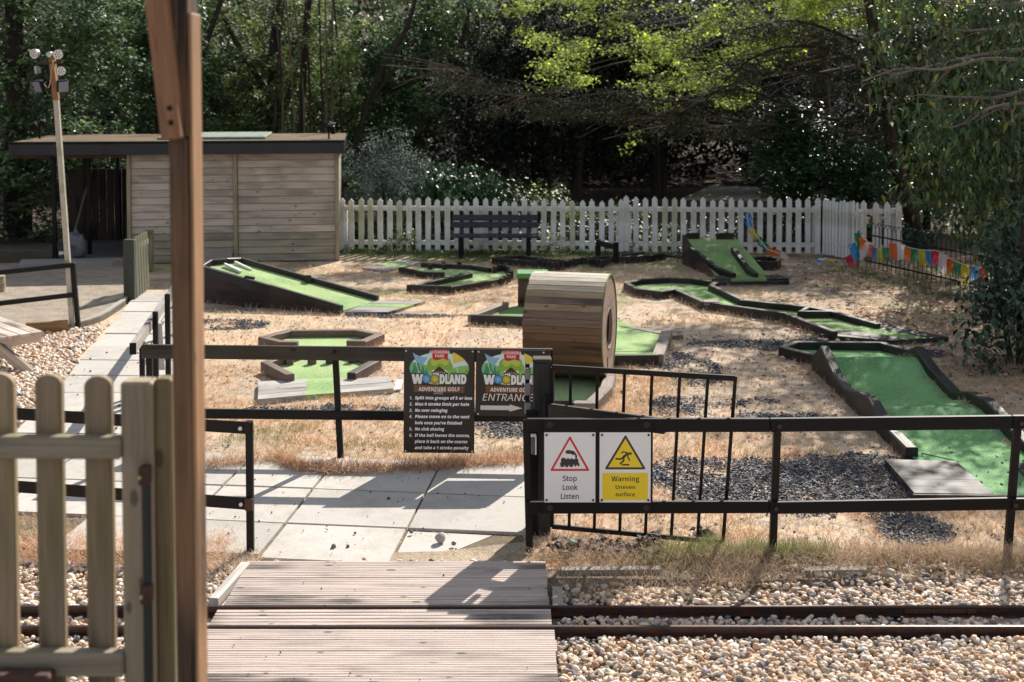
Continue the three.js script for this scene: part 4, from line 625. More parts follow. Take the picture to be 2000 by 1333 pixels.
{
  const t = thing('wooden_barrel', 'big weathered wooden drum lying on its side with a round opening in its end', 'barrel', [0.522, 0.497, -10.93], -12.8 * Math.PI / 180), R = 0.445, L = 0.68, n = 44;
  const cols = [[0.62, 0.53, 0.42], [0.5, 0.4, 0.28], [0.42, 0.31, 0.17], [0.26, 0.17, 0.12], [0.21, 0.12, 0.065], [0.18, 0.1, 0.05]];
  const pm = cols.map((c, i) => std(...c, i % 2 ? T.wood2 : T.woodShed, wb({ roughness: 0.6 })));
  for (let i = 0; i < n; i++) {
    const a = (i + 0.5) / n * Math.PI * 2, up = Math.sin(a), front = Math.cos(a), g = box(L + rr(-0.008, 0.008), 0.018, 2 * Math.PI * R / n * 0.985, 0.003, 0);
    // weathering: the upper boards are bleached and lichen covered, the lower ones keep their brown stain
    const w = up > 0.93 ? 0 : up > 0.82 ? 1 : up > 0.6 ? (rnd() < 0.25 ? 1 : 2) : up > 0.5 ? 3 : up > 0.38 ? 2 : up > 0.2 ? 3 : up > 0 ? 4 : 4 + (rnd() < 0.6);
    at(g, 0, 0, 0, 0, 0, Math.PI / 2 - a); g.translate(0, up * R, front * R);
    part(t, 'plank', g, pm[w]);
  }
  const s = new THREE.Shape().absarc(0, 0, R - 0.012, 0, Math.PI * 2, false), hp = new THREE.Path().absarc(0, -0.02, 0.175, 0, Math.PI * 2, true); s.holes.push(hp);
  const end = new THREE.ExtrudeGeometry(s, { depth: 0.022, bevelEnabled: false, curveSegments: 40 }).rotateY(Math.PI / 2);
  part(t, 'end_board', end.clone().translate(L / 2 - 0.02, 0, 0), std(0.42, 0.29, 0.23, T.wood, wb())); part(t, 'end_board', end.clone().translate(-L / 2 - 0.002, 0, 0), std(0.3, 0.2, 0.15, T.wood, wb()));
  part(t, 'rim', new THREE.TorusGeometry(R + 0.004, 0.007, 6, 60).rotateY(Math.PI / 2).translate(L / 2 + 0.004, 0, 0), std(0.16, 0.26, 0.07, T.turf), 'mossy green rim');
  part(t, 'opening_rim', new THREE.CylinderGeometry(0.176, 0.176, 0.03, 32, 1, true).rotateZ(Math.PI / 2).translate(L / 2 - 0.008, -0.02, 0), std(0.6, 0.58, 0.5, T.wood, { side: THREE.DoubleSide }));
  part(t, 'notch', at(box(0.004, 0.1, 0.014, 0.001), L / 2 + 0.004, -0.3, 0.1, 0, 0, 0.15), M.black);
}
{
  const p = [0.059,-14.295], t = thing('turf_box', 'upright brown box with a bright green turf top half hidden behind the barrel', 'box', [p[0], 0, p[1]]);
  part(t, 'box_body', at(box(0.34, 0.34, 0.3, 0.006), 0.18, 0.17, -0.16), std(0.13, 0.08, 0.06, T.wood2, wb()));
  part(t, 'turf_top', at(box(0.38, 0.06, 0.34, 0.02), 0.18, 0.375, -0.16), M.turfDeep);
}

// ================================================================ FRONT FENCES, GATES AND SIGNS
const zF = -8.74;                                              // golf fence line
{
  const t = thing('rail_fence', 'timber rail fence with thin iron posts carrying the golf rule signs', 'fence');
  const l = [-2.599,0.762,-8.660], r = [0.269,0.763,-8.520]; part(t, 'top_rail', bar(l, r, 0.035, 0.096, 0.004), M.railBoard);
  const l2 = [-2.611,0.318,-8.680], r2 = [0.235,0.328,-8.540]; part(t, 'lower_rail', bar(l2, r2, 0.03, 0.066, 0.004), pick(M.blackWood));
  for (const [px, d] of [[657, 8.63], [285, 8.675]]) { const x = (px - 1000) / 2430 * d, q = part(t, 'post', bar([x + (px < 500 ? 0 : 0.015), -0.02, -d], [x - (px < 500 ? 0 : 0.02), 0.765, -d], 0.042, 0.042, 0.003), M.metal); }
  const e = [0.254,0.785,-8.500]; part(t, 'end_post', at(box(0.055, 0.83, 0.055, 0.005), e[0], 0.39, e[2] - 0.045), pick(M.blackWood));
  const c = [-1.235,0.777,-8.570]; part(t, 'bolt', new THREE.CylinderGeometry(0.012, 0.012, 0.02, 8).rotateX(Math.PI / 2).translate(c[0], c[1], c[2]), M.metal);
}
// ---- printed signs
const canvasTex = (w, h, draw) => { const c = document.createElement('canvas'); c.width = w; c.height = h; const x = c.getContext('2d'); draw(x, w, h); const t = new THREE.CanvasTexture(c); t.colorSpace = THREE.SRGBColorSpace; t.anisotropy = 8; t.magFilter = THREE.LinearFilter; return t; };
function sign(name, label, w, h, th, map, mat = {}) {          // a plate whose front carries the print
  const t = thing(name, label, 'sign');
  const b = part(t, 'plate', box(w, h, th, 0.002), std(0.025, 0.022, 0.02, null, { roughness: 0.5 }));
  const f = new THREE.PlaneGeometry(w - 0.003, h - 0.003); f.translate(0, 0, th / 2 + 0.0015);
  part(t, 'print', f, new THREE.MeshStandardMaterial({ map, roughness: 0.45, ...mat }));
  return t;
}
const skew = (x, txt, px, py, size, { bold = '', color = '#e8e4dc', slant = -0.14, align = 'left', font = 'sans-serif', sx = 1, stroke = 0, sc = '#000' } = {}) => { x.save(); x.translate(px, py); x.transform(sx, 0, slant, 1, 0, 0); x.font = bold + ' ' + size + 'px ' + font; x.textAlign = align; if (stroke) { x.lineWidth = stroke; x.strokeStyle = sc; x.lineJoin = 'round'; x.strokeText(txt, 0, 0); } x.fillStyle = color; x.fillText(txt, 0, 0); x.restore(); };
function logo(x, cx, y0, s) {                                  // s: width of the oval in canvas pixels
  const oy = y0 + s * 0.3, rx = s / 2, ry = s * 0.27;
  x.save(); x.beginPath(); x.ellipse(cx, oy, rx, ry, 0, 0, 7); x.fillStyle = '#e9f1ea'; x.fill(); x.clip();
  x.fillStyle = '#d8e9ee'; x.fillRect(cx - rx, oy - ry, s, ry);
  x.fillStyle = '#7cc08a'; x.beginPath(); x.ellipse(cx - rx * 0.75, oy + ry * 0.5, rx * 0.6, ry * 0.85, 0.3, 0, 7); x.fill(); x.fillStyle = '#8fc46e'; x.beginPath(); x.ellipse(cx + rx * 0.75, oy + ry * 0.55, rx * 0.7, ry * 0.7, -0.2, 0, 7); x.fill(); x.fillStyle = '#b9d98b'; x.fillRect(cx - rx, oy + ry * 0.45, s, ry);
  x.fillStyle = '#3f8f62'; for (const [a, b, k] of [[-0.72, 0.1, 0.2], [-0.83, 0.3, 0.24], [-0.55, 0.25, 0.17], [-0.43, 0.3, 0.12]]) { for (let j = 0; j < 3; j++) { x.beginPath(); const px = cx + rx * a, py = oy + ry * b - s * k * (0.5 - j * 0.22), ww = s * k * (0.12 + j * 0.09); x.moveTo(px, py - s * k * 0.3); x.lineTo(px - ww, py + s * k * 0.18); x.lineTo(px + ww, py + s * k * 0.18); x.fill(); } }
  x.fillStyle = '#6fae52'; for (let j = 0; j < 26; j++) { x.beginPath(); x.arc(cx + rx * (0.35 + 0.6 * hash2(j, 1, 5)), oy + ry * (0.15 + 0.5 * hash2(j, 2, 5)), s * 0.018 * (0.6 + hash2(j, 3, 5)), 0, 7); x.fill(); }
  x.restore(); x.lineWidth = s * 0.008; x.strokeStyle = '#2f7a55'; x.beginPath(); x.ellipse(cx, oy, rx, ry, 0, 0, 7); x.stroke();
  x.strokeStyle = '#f2efe6'; x.lineWidth = s * 0.008; for (const [a, b] of [[-0.82, -0.62], [0.5, -0.62], [0.02, -0.9]]) { x.beginPath(); x.moveTo(cx + rx * a, oy + ry * b); x.lineTo(cx + rx * (a + 0.18), oy + ry * 0.6); x.stroke(); }
  x.fillStyle = '#8db9d8'; x.beginPath(); x.moveTo(cx - rx * 0.9, oy - ry * 0.98); x.quadraticCurveTo(cx - rx * 0.6, oy - ry * 0.6, cx - rx * 0.38, oy - ry * 0.72); x.lineTo(cx - rx * 0.55, oy - ry * 0.25); x.quadraticCurveTo(cx - rx * 0.75, oy - ry * 0.4, cx - rx * 0.78, oy - ry * 0.35); x.fill();
  x.fillStyle = '#e4d04e'; x.beginPath(); x.moveTo(cx + rx * 0.45, oy - ry * 1.0); x.quadraticCurveTo(cx + rx * 0.65, oy - ry * 0.9, cx + rx * 0.88, oy - ry * 0.5); x.lineTo(cx + rx * 0.46, oy - ry * 0.3); x.fill();
  x.fillStyle = '#8fb23e'; for (const [a, b, r] of [[-0.2, -0.3, 0.2], [0, -0.5, 0.22], [0.2, -0.32, 0.2], [0.02, -0.2, 0.24], [-0.3, -0.1, 0.14], [0.32, -0.1, 0.14]]) { x.beginPath(); x.arc(cx + rx * a, oy + ry * b, rx * r, 0, 7); x.fill(); } x.fillStyle = '#b7cf55'; for (const [a, b, r] of [[-0.16, -0.4, 0.13], [0.05, -0.55, 0.14], [0.2, -0.4, 0.12]]) { x.beginPath(); x.arc(cx + rx * a, oy + ry * b, rx * r, 0, 7); x.fill(); }
  x.strokeStyle = '#3b2417'; x.lineWidth = s * 0.02; for (let j = -3; j <= 3; j++) { x.beginPath(); x.moveTo(cx, oy - ry * 0.1); x.quadraticCurveTo(cx + j * s * 0.02, oy + ry * 0.1, cx + j * s * 0.04, oy + ry * 0.3); x.stroke(); }
  x.fillStyle = '#c4202b'; x.beginPath(); x.moveTo(cx - rx * 0.28, oy - ry * 1.25); x.lineTo(cx + rx * 0.3, oy - ry * 1.16); x.lineTo(cx + rx * 0.28, oy - ry * 0.48); x.quadraticCurveTo(cx + rx * 0.14, oy - ry * 0.68, cx + rx * 0.02, oy - ry * 0.56); x.quadraticCurveTo(cx - rx * 0.12, oy - ry * 0.45, cx - rx * 0.22, oy - ry * 0.58); x.fill();
  skew(x, 'ALEXANDRA', cx + rx * 0.0, oy - ry * 0.92, s * 0.068, { bold: 'bold', align: 'center', color: '#f6e9e2', sx: 0.88 }); skew(x, 'PARK', cx, oy - ry * 0.68, s * 0.068, { bold: 'bold', align: 'center', color: '#f6e9e2', sx: 0.95 });
  const wy = oy + ry * 0.92, fs = s * 0.2, o = { bold: 'bold', color: '#e8e9e6', slant: 0, stroke: fs * 0.32, sc: '#1c3a2c' }, o2 = { bold: 'bold', color: '#f0f0ec', slant: 0, stroke: fs * 0.1, sc: '#f0f0ec' };
  for (const q of [o, o2]) { skew(x, 'W', cx - s * 0.455, wy, fs, { ...q, sx: 0.95 }); skew(x, 'DLAND', cx + s * 0.0, wy, fs, { ...q, sx: 0.66 * 1.03 }); }
  for (const [dx, c, c2] of [[-0.215, '#5f9fd6', '#9cc6ea'], [-0.075, '#c9b437', '#e2d36a']]) { x.beginPath(); x.arc(cx + s * dx, wy - fs * 0.36, s * 0.078, 0, 7); x.fillStyle = '#1c3a2c'; x.fill(); x.beginPath(); x.arc(cx + s * dx, wy - fs * 0.36, s * 0.066, 0, 7); x.fillStyle = c; x.fill(); x.fillStyle = c2; for (let j = 0; j < 9; j++) { x.beginPath(); x.arc(cx + s * dx + s * 0.04 * Math.cos(j * 2.4) * (j / 9), wy - fs * 0.36 + s * 0.04 * Math.sin(j * 2.4) * (j / 9), s * 0.009, 0, 7); x.fill(); } }
  const by = wy + s * 0.03; x.fillStyle = '#7a4a2b'; x.beginPath(); x.moveTo(cx - s * 0.43, by); x.lineTo(cx + s * 0.43, by + s * 0.02); x.lineTo(cx + s * 0.42, by + s * 0.125); x.lineTo(cx - s * 0.42, by + s * 0.115); x.fill(); x.strokeStyle = '#5c3419'; x.lineWidth = s * 0.004; for (let j = 1; j < 4; j++) { x.beginPath(); x.moveTo(cx - s * 0.42, by + s * 0.03 * j); x.lineTo(cx + s * 0.42, by + s * (0.03 * j + 0.015)); x.stroke(); }
  skew(x, 'ADVENTURE GOLF', cx, by + s * 0.1, s * 0.092, { bold: 'bold', align: 'center', slant: -0.04, color: '#f3efe6', sx: 0.88 });
}
const brown = '#2b2320';
const rulesMap = canvasTex(700, 1020, (x, w, h) => {
  x.fillStyle = brown; x.fillRect(0, 0, w, h); logo(x, w * 0.5, 10, 590);
  skew(x, 'Rules', w * 0.49, 424, 40, { align: 'center' }); x.fillStyle = '#e8e4dc'; x.fillRect(w * 0.42, 434, 96, 4);
  const L = [['1,', 'Split into groups of 5 or less'], ['2,', 'Max 6 stroke limit per hole'], ['3,', 'No over swinging'], ['4,', 'Please move on to the next'], ['', "hole once you've finished"], ['5,', 'No club sharing'], ['6,', 'If the ball leaves the course,'], ['', 'place it back on the course'], ['', 'and take a 1 stroke penalty']];
  L.forEach(([a, b], i) => { const y = 492 + i * 61.5; skew(x, a, 52, y, 40, { bold: 'bold', color: '#ffffff' }); x.font = 'bold 38px sans-serif'; const tw = x.measureText(b).width, want = [540, 512, 306, 514, 444, 276, 520, 496, 506][i]; skew(x, b, 108, y, 41, { bold: 'bold', sx: want / tw * 0.98, color: '#ffffff', stroke: 1.6, sc: '#ffffff' }); });
});
const entranceMap = canvasTex(700, 650, (x, w, h) => { x.fillStyle = brown; x.fillRect(0, 0, w, h); logo(x, w * 0.5, 10, 590); skew(x, 'ENTRANCE', 56, 500, 96, { sx: 1.12, slant: -0.22 }); x.fillStyle = '#d9d6d0'; x.fillRect(48, 548, 330, 44); x.beginPath(); x.moveTo(340, 534); x.lineTo(470, 572); x.lineTo(340, 606); x.fill(); x.fillRect(378, 548, 2, 2); });
const screw = (t, spots, r, mat, z) => { for (const [sx, sy] of spots) part(t, 'screw', new THREE.CylinderGeometry(r, r, 0.006, 10).rotateX(Math.PI / 2).translate(sx, sy, z), mat); };
{
  const a = [-0.749,0.810,-8.515], b = [-0.259,0.084,-8.515], w = b[0] - a[0], h = a[1] - b[1];
  const t = sign('rules_sign', 'tall brown golf rules sign with the woodland logo above six numbered rules', w, h, 0.008, rulesMap); t.position.set((a[0] + b[0]) / 2, (a[1] + b[1]) / 2, -8.512); t.rotation.z = -0.008;
  screw(t, [[-1, 1], [1, 1], [-1, -1], [1, -1]].map(([i, j]) => [i * (w / 2 - 0.015), j * (h / 2 - 0.014)]), 0.006, M.white[0], 0.006);
  const a2 = [-0.250,0.809,-8.490], b2 = [0.233,0.349,-8.490], w2 = b2[0] - a2[0], h2 = a2[1] - b2[1];
  const t2 = sign('entrance_sign', 'shorter brown entrance sign with a white arrow, partly hidden by the gate post', w2, h2, 0.008, entranceMap); t2.position.set((a2[0] + b2[0]) / 2, (a2[1] + b2[1]) / 2, -8.488); t2.rotation.z = -0.012;
  screw(t2, [[-1, 1], [1, 1], [-1, -1]].map(([i, j]) => [i * (w2 / 2 - 0.018), j * (h2 / 2 - 0.014)]), 0.006, M.white[0], 0.006);
}
// ---- gate post with latch ironwork, the open bar gate
{
  const b = [0.176,-7.267], t = thing('gate_post', 'thick black timber gate post with pale metal latch plates on its left', 'gate post', [b[0], 0, b[1]]);
  part(t, 'post', at(box(0.104, 1.04, 0.1, 0.008), 0, 0.5, 0), std(0.03, 0.03, 0.03, T.woodDark, wb({ roughness: 0.6 }))); part(t, 'post_cap', at(box(0.112, 0.02, 0.106, 0.006), 0, 1.026, 0), M.railBoard);
  part(t, 'latch_bar', at(box(0.026, 0.55, 0.03, 0.003), -0.085, 0.72, -0.02), M.black); part(t, 'latch_edge', at(box(0.006, 0.36, 0.03, 0.001), -0.068, 0.7, -0.01), M.galv);
  for (const [y, w] of [[0.945, 0.03], [0.85, 0.04], [0.74, 0.04]]) part(t, 'latch_plate', at(box(w, 0.065, 0.05, 0.006), -0.082, y, 0.012), M.galv);
  part(t, 'latch_plate', at(box(0.04, 0.05, 0.03, 0.005), -0.05, 0.62, 0.03), M.galv);
  part(t, 'hinge', at(box(0.028, 0.22, 0.03, 0.006), 0.025, 0.72, 0.06), M.metal); part(t, 'spacer', at(box(0.045, 0.25, 0.05, 0.004), -0.07, 0.22, 0.0), std(0.2, 0.2, 0.13, T.woodMoss)); part(t, 'backing_post', at(box(0.07, 0.75, 0.06, 0.005), -0.06, 0.36, 0.03), pick(M.blackWood));
}
{
  const A = [[0.235,1.030,-7.240][0], -7.24], B = [1.205, -6.99], t = thing('bar_gate', 'open black metal bar gate standing swung back behind the near rail fence', 'gate', [A[0], 0, A[1]], -Math.atan2(B[1] - A[1], B[0] - A[0])), L = Math.hypot(B[0] - A[0], B[1] - A[1]), y0 = 0.035, y1 = 0.985, sh = 0.055;
  const P = (s, y) => [L * s + sh * s * (y - y0) * 1.2, y + 0.0 * s, 0], n = 7;
  part(t, 'top_rail', bar(P(0, y1), P(1, y1), 0.022, 0.03), M.metal); part(t, 'bottom_rail', bar(P(0, y0), P(1, y0), 0.022, 0.026), M.metal);
  part(t, 'hinge_stile', bar(P(0, y0), P(0, y1), 0.025, 0.03), M.metal);
  for (let i = 1; i <= n; i++) { const s = [0.105, 0.255, 0.405, 0.555, 0.705, 0.855, 1][i - 1]; part(t, 'bar', i < n ? cyl(P(s, y0), P(s, y1), 0.0095, 0.0095, 8) : bar(P(s, y0), P(s, y1 + 0.012), 0.02, 0.022), M.metal); }
}
// ---- near fence by the railway
{
  const t = thing('rail_fence', 'near black two rail fence along the railway carrying the warning signs', 'fence');
  const z = (x) => -6.86 - 0.03 * Math.abs(x - 1.3), tr = [[0.083, 0.775], [1.44, 0.785], [2.81, 0.79], [4.2, 0.795]], k = (i) => [tr[i][0], tr[i][1], z(tr[i][0])];
  for (let i = 0; i < 3; i++) { const a = k(i), b = k(i + 1); part(t, 'top_rail', bar([a[0], a[1] - 0.036, a[2]], [b[0] - 0.002, b[1] - 0.036, b[2]], 0.035, 0.074, 0.004), M.black); part(t, 'lower_rail', bar([a[0], a[1] - 0.505, a[2]], [b[0] - 0.002, b[1] - 0.5, b[2]], 0.03, 0.066, 0.004), M.black); }
  for (const [xb, xt] of [[0.1, 0.08], [1.468, 1.49], [2.81, 2.855]]) part(t, 'post', bar([xb, -0.03, z(xb) - 0.034], [xt, 0.76, z(xb) - 0.034], 0.04, 0.04, 0.004), M.metal);
  part(t, 'handle', at(box(0.024, 0.1, 0.03, 0.005), 0.118, 0.63, z(0.1) + 0.02), std(0.16, 0.13, 0.1, T.wood2)); part(t, 'handle_edge', at(box(0.032, 0.012, 0.034, 0.003), 0.12, 0.686, z(0.1) + 0.02), M.white[0]); part(t, 'handle_edge', at(box(0.008, 0.1, 0.034, 0.002), 0.133, 0.63, z(0.1) + 0.02), M.white[0]);
  for (const [x, y] of [[1.49, 0.745], [2.855, 0.75], [1.475, 0.28], [2.83, 0.285]]) part(t, 'bolt', new THREE.CylinderGeometry(0.012, 0.012, 0.012, 8).rotateX(Math.PI / 2).translate(x, y, z(x) + 0.022), M.rust);
  const g = [0.188,-7.267], s = part(t, 'side_board', bar([0.19, 0.735, -7.22], [0.86, 0.73, -6.905], 0.03, 0.088, 0.004), M.railBoard, 'dark board running back from the near fence to the gate post');
}
const stopMap = canvasTex(512, 708, (x, w, h) => {
  x.fillStyle = '#eceef0'; x.fillRect(0, 0, w, h);
  x.lineJoin = 'round'; x.lineWidth = 21; x.strokeStyle = '#d2203a'; x.beginPath(); x.moveTo(256, 50); x.lineTo(72, 378); x.lineTo(440, 378); x.closePath(); x.stroke();
  x.fillStyle = '#2c2b2c'; x.fillRect(166, 268, 176, 44); x.fillRect(172, 256, 40, 14); x.fillRect(176, 262, 30, 40); x.fillRect(228, 258, 18, 14); x.fillRect(266, 258, 16, 14); x.fillRect(310, 236, 18, 34); x.fillRect(306, 230, 26, 8); x.fillRect(156, 306, 196, 18);
  for (const [px, r] of [[182, 21], [226, 21], [270, 21], [312, 13], [342, 12]]) { x.beginPath(); x.arc(px, 330, r, 0, 7); x.fill(); }
  x.beginPath(); x.ellipse(244, 196, 34, 20, 0, 0, 7); x.ellipse(284, 204, 30, 20, 0.5, 0, 7); x.fill(); x.lineWidth = 15; x.strokeStyle = '#2c2b2c'; x.beginPath(); x.moveTo(292, 204); x.quadraticCurveTo(318, 212, 318, 238); x.stroke(); x.fillStyle = '#7a6a64'; x.fillRect(150, 342, 44, 7);
  x.fillStyle = '#2a292c'; x.textAlign = 'center'; x.font = '72px sans-serif'; for (const [s, y] of [['Stop', 490], ['Look', 580], ['Listen', 672]]) { x.lineWidth = 3; x.strokeStyle = '#2a292c'; x.strokeText(s, 256, y); x.fillText(s, 256, y); }
});
const warnMap = canvasTex(512, 708, (x, w, h) => {
  x.fillStyle = '#eceef0'; x.fillRect(0, 0, w, h); x.lineJoin = 'round';
  x.fillStyle = '#f0d526'; x.strokeStyle = '#33333a'; x.lineWidth = 22; x.beginPath(); x.moveTo(258, 40); x.lineTo(66, 362); x.lineTo(448, 362); x.closePath(); x.fill(); x.stroke();
  x.fillStyle = '#f0d526'; x.fillRect(26, 408, 460, 276);
  x.strokeStyle = '#2a2a2a'; x.fillStyle = '#2a2a2a'; x.lineCap = 'round'; x.beginPath(); x.arc(308, 212, 14, 0, 7); x.fill(); x.lineWidth = 24; x.beginPath(); x.moveTo(282, 212); x.lineTo(238, 248); x.stroke(); x.lineWidth = 13; x.beginPath(); x.moveTo(280, 208); x.lineTo(238, 194); x.lineTo(220, 206); x.stroke(); x.beginPath(); x.moveTo(286, 222); x.lineTo(282, 250); x.lineTo(302, 282); x.stroke(); x.lineWidth = 17; x.beginPath(); x.moveTo(240, 250); x.lineTo(208, 268); x.lineTo(164, 266); x.stroke(); x.beginPath(); x.moveTo(242, 250); x.lineTo(240, 284); x.lineTo(208, 316); x.stroke(); x.fillRect(222, 318, 76, 16);
  x.textAlign = 'center'; x.font = 'bold 70px sans-serif'; x.fillText('Warning', 258, 494); x.font = 'bold 56px sans-serif'; x.fillText('Uneven', 258, 572); x.fillText('surface', 258, 646);
});
{
  const z = -6.838, a = [0.176,0.789,-6.830], b = [0.784,0.261,-6.830], t = thing('sign_board', 'black backing board bolted to the left end of the near rail fence', 'board', [(a[0] + b[0]) / 2, (a[1] + b[1]) / 2, z]), w = b[0] - a[0], h = a[1] - b[1];
  part(t, 'panel', box(w, h, 0.012, 0.002), M.black); screw(t, [[-1, 1], [1, 1], [-1, -1], [1, -1]].map(([i, j]) => [i * (w / 2 - 0.035), j * (h / 2 - 0.03)]), 0.018, std(0.06, 0.035, 0.03, T.metal, { roughness: 0.7 }), 0.008);
  for (const [x0, x1, map, name, label] of [[1064, 1164, stopMap, 'stop_sign', 'white Stop Look Listen sign with a steam engine in a red triangle'], [1173, 1273, warnMap, 'warning_sign', 'white and yellow Warning Uneven surface sign with a stumbling figure']]) {
    const p = [0.182,0.717,-6.820], q = [0.467,0.322,-6.820], W = q[0] - p[0], H = p[1] - q[1], s = thing(name, label, 'sign', [((x0 + x1) / 2 - 1000) / 2430 * 6.86, (p[1] + q[1]) / 2, z + 0.0085]);
    part(s, 'plate', box(W, H, 0.004, 0.001), M.white[0]); part(s, 'print', new THREE.PlaneGeometry(W - 0.002, H - 0.002).translate(0, 0, 0.0035), new THREE.MeshStandardMaterial({ map, roughness: 0.4 }));
    screw(s, [[-1, 1], [1, 1], [-1, -1], [1, -1]].map(([i, j]) => [i * (W / 2 - 0.013), j * (H / 2 - 0.014)]), 0.0065, std(0.08, 0.03, 0.03), 0.005);
  }
}
// ---- left handrail in front of the paving
{
  const b = [-1.472,-6.889], t = thing('rail_fence', 'black two rail metal fence left of the crossing in front of the paving', 'fence'), l = [-4.4, -7.5], top = 0.765;
  for (const y of [top, 0.335]) { part(t, 'rail', bar([b[0] + 0.012, y - 0.035, b[1] + 0.024], [l[0], y - 0.035, l[1] + 0.024], 0.012, 0.068, 0.002), M.metal); }
  part(t, 'post', bar([b[0], -0.03, b[1]], [b[0], top, b[1]], 0.04, 0.036, 0.003), M.metal); part(t, 'post', bar([l[0] + 0.1, -0.03, l[1] - 0.02], [l[0] + 0.1, top, l[1] - 0.02], 0.04, 0.04), M.metal); part(t, 'post_plate', at(box(0.044, 0.068, 0.014, 0.002), b[0], 0.3, b[1] + 0.034), M.rust);
  for (const y of [top - 0.035, 0.3]) part(t, 'bolt', new THREE.CylinderGeometry(0.011, 0.011, 0.01, 8).rotateX(Math.PI / 2).translate(b[0] - 0.045, y, b[1] + 0.032), M.white[0]);
}
// ================================================================ FOREGROUND: PICKET GATE, ITS POST AND THE CANOPY POST
{
  const d = 3.0, X = (px) => (px - 1000) / 2430 * d * 1.006, Y = (py) => 2.7 - (py - 147) / 2430 * d * 1.003, t = thing('picket_gate', 'weathered grey green picket gate with rounded pales at the left edge', 'gate', [0, 0, 0]);
  const pal = (w, top, bot) => { const s = new THREE.Shape(), r = w / 2, k = r * 0.75; s.moveTo(-r, bot); s.lineTo(r, bot); s.lineTo(r, top - k); for (let i = 1; i < 12; i++) { const a = Math.PI * i / 12; s.lineTo(Math.cos(a) * r, top - k + Math.sin(a) * k); } s.lineTo(-r, top - k); const g = new THREE.ExtrudeGeometry(s, { depth: 0.018, bevelEnabled: true, bevelThickness: 0.003, bevelSize: 0.003, bevelSegments: 1 }); const p = g.attributes.position, u = g.attributes.uv; for (let i = 0; i < p.count; i++) u.setXY(i, p.getY(i), p.getX(i) + p.getZ(i)); g.translate(0, 0, -d); return g; };
  for (const [a, b2, top] of [[-32, 27, 733], [69, 121, 735], [165, 218, 738], [-125, -72, 731]]) { const w = X(b2) - X(a) - 0.006, m = part(t, 'picket', pal(w, Y(top), 1.16), M.gate[Math.abs(a) % 3]); m.position.x = (X(a) + X(b2)) / 2; }
  for (const [y0, y1] of [[845, 888], [1270, 1318]]) part(t, 'rail', bar([X(-140), (Y(y0) + Y(y1)) / 2, -d + 0.042], [X(245), (Y(y0 + 3) + Y(y1 + 3)) / 2, -d + 0.042], 0.036, Y(y0) - Y(y1), 0.005), std(0.36, 0.3, 0.22, T.woodMoss, wb()));
  part(t, 'rusty_bracket', at(box(0.19, 0.07, 0.05, 0.006), X(40), Y(1325), -d + 0.09), M.rust);
  const p = thing('wooden_gate_post', 'broad weathered timber post with a black drop bolt beside the picket gate', 'gate post', [0, 0, 0]);
  const yTop = Y(741);
  part(p, 'post', bar([(X(243) + X(304)) / 2, 1.08, -d + 0.02], [(X(243) + X(304)) / 2, yTop, -d + 0.02], X(304) - X(243), 0.06, 0.006), M.gatePost);
  part(p, 'side_plank', bar([(X(303) + X(338)) / 2, 1.08, -d + 0.005], [(X(303) + X(338)) / 2, yTop + 0.002, -d + 0.005], X(338) - X(303), 0.05, 0.006), M.gatePost2);
  part(p, 'drop_bolt', bar([X(294.5), 1.1, -d + 0.062], [X(294.5), Y(905), -d + 0.062], 0.02, 0.018, 0.005), std(0.04, 0.042, 0.05, T.metal, { roughness: 0.5 }));
  for (const y of [917, 1150]) { part(p, 'bracket', at(box(0.026, 0.044, 0.03, 0.003), X(294.5), Y(y), -d + 0.07), M.rust); part(p, 'bolt', new THREE.CylinderGeometry(0.004, 0.004, 0.01, 8).rotateX(Math.PI / 2).translate(X(289), Y(y), -d + 0.09), std(0.6, 0.45, 0.2, null, { metalness: 0.5, roughness: 0.4 })); }
}
{
  const d = 2.8, X = (px) => (px - 1000) / 2430 * d * 1.006, Y = (py) => 2.7 - (py - 147) / 2430 * d * 1.003, t = thing('canopy_post', 'tall brown stained timber post with a slanting brace at its top, nearest the camera', 'post');
  const x0 = X(334), x1 = X(371);
  part(t, 'post', at(box(x1 - x0, 1.47, 0.095, 0.003), (x0 + x1) / 2, 1.09 + 0.735, -d - 0.0475, 0, 0.004), M.postFace);
  part(t, 'upper_timber', at(box(X(378) - X(357), 0.76, 0.095, 0.003), (X(357) + X(378)) / 2 - 0.008, 2.561 + 0.38, -d - 0.0475), M.postFace);
  part(t, 'rear_timber', at(box(0.018, 0.85, 0.05, 0.003), X(344), 2.45 + 0.425, -d - 0.075), M.gatePost2);
  part(t, 'side_board', at(box(0.008, 1.75, 0.085, 0.002), X(375), 1.09 + 0.875, -d - 0.0445), M.postSideLit);  // added skin for the post's right face, sunlit tone in its colour
  part(t, 'brace', bar([X(347), Y(270), -d + 0.024], [X(313), Y(-60), -d + 0.024], 0.045, 0.045, 0.003).translate(0, 0, 0), M.brace);
  part(t, 'brace', bar([X(344), Y(60), -d - 0.07], [X(300), Y(-220), -d - 0.07], 0.04, 0.03, 0.003), M.postSideLit);
  for (const py of [210, 238]) part(t, 'screw', new THREE.CylinderGeometry(0.006, 0.006, 0.006, 8).rotateX(Math.PI / 2).translate(X(348 - (py === 210 ? 2 : 0)), Y(py), -d + 0.048), M.black);
  part(t, 'beam', at(box(0.9, 0.1, 0.1, 0.004), X(345) - 0.2, 3.37, -d - 0.05), M.postFace);
}

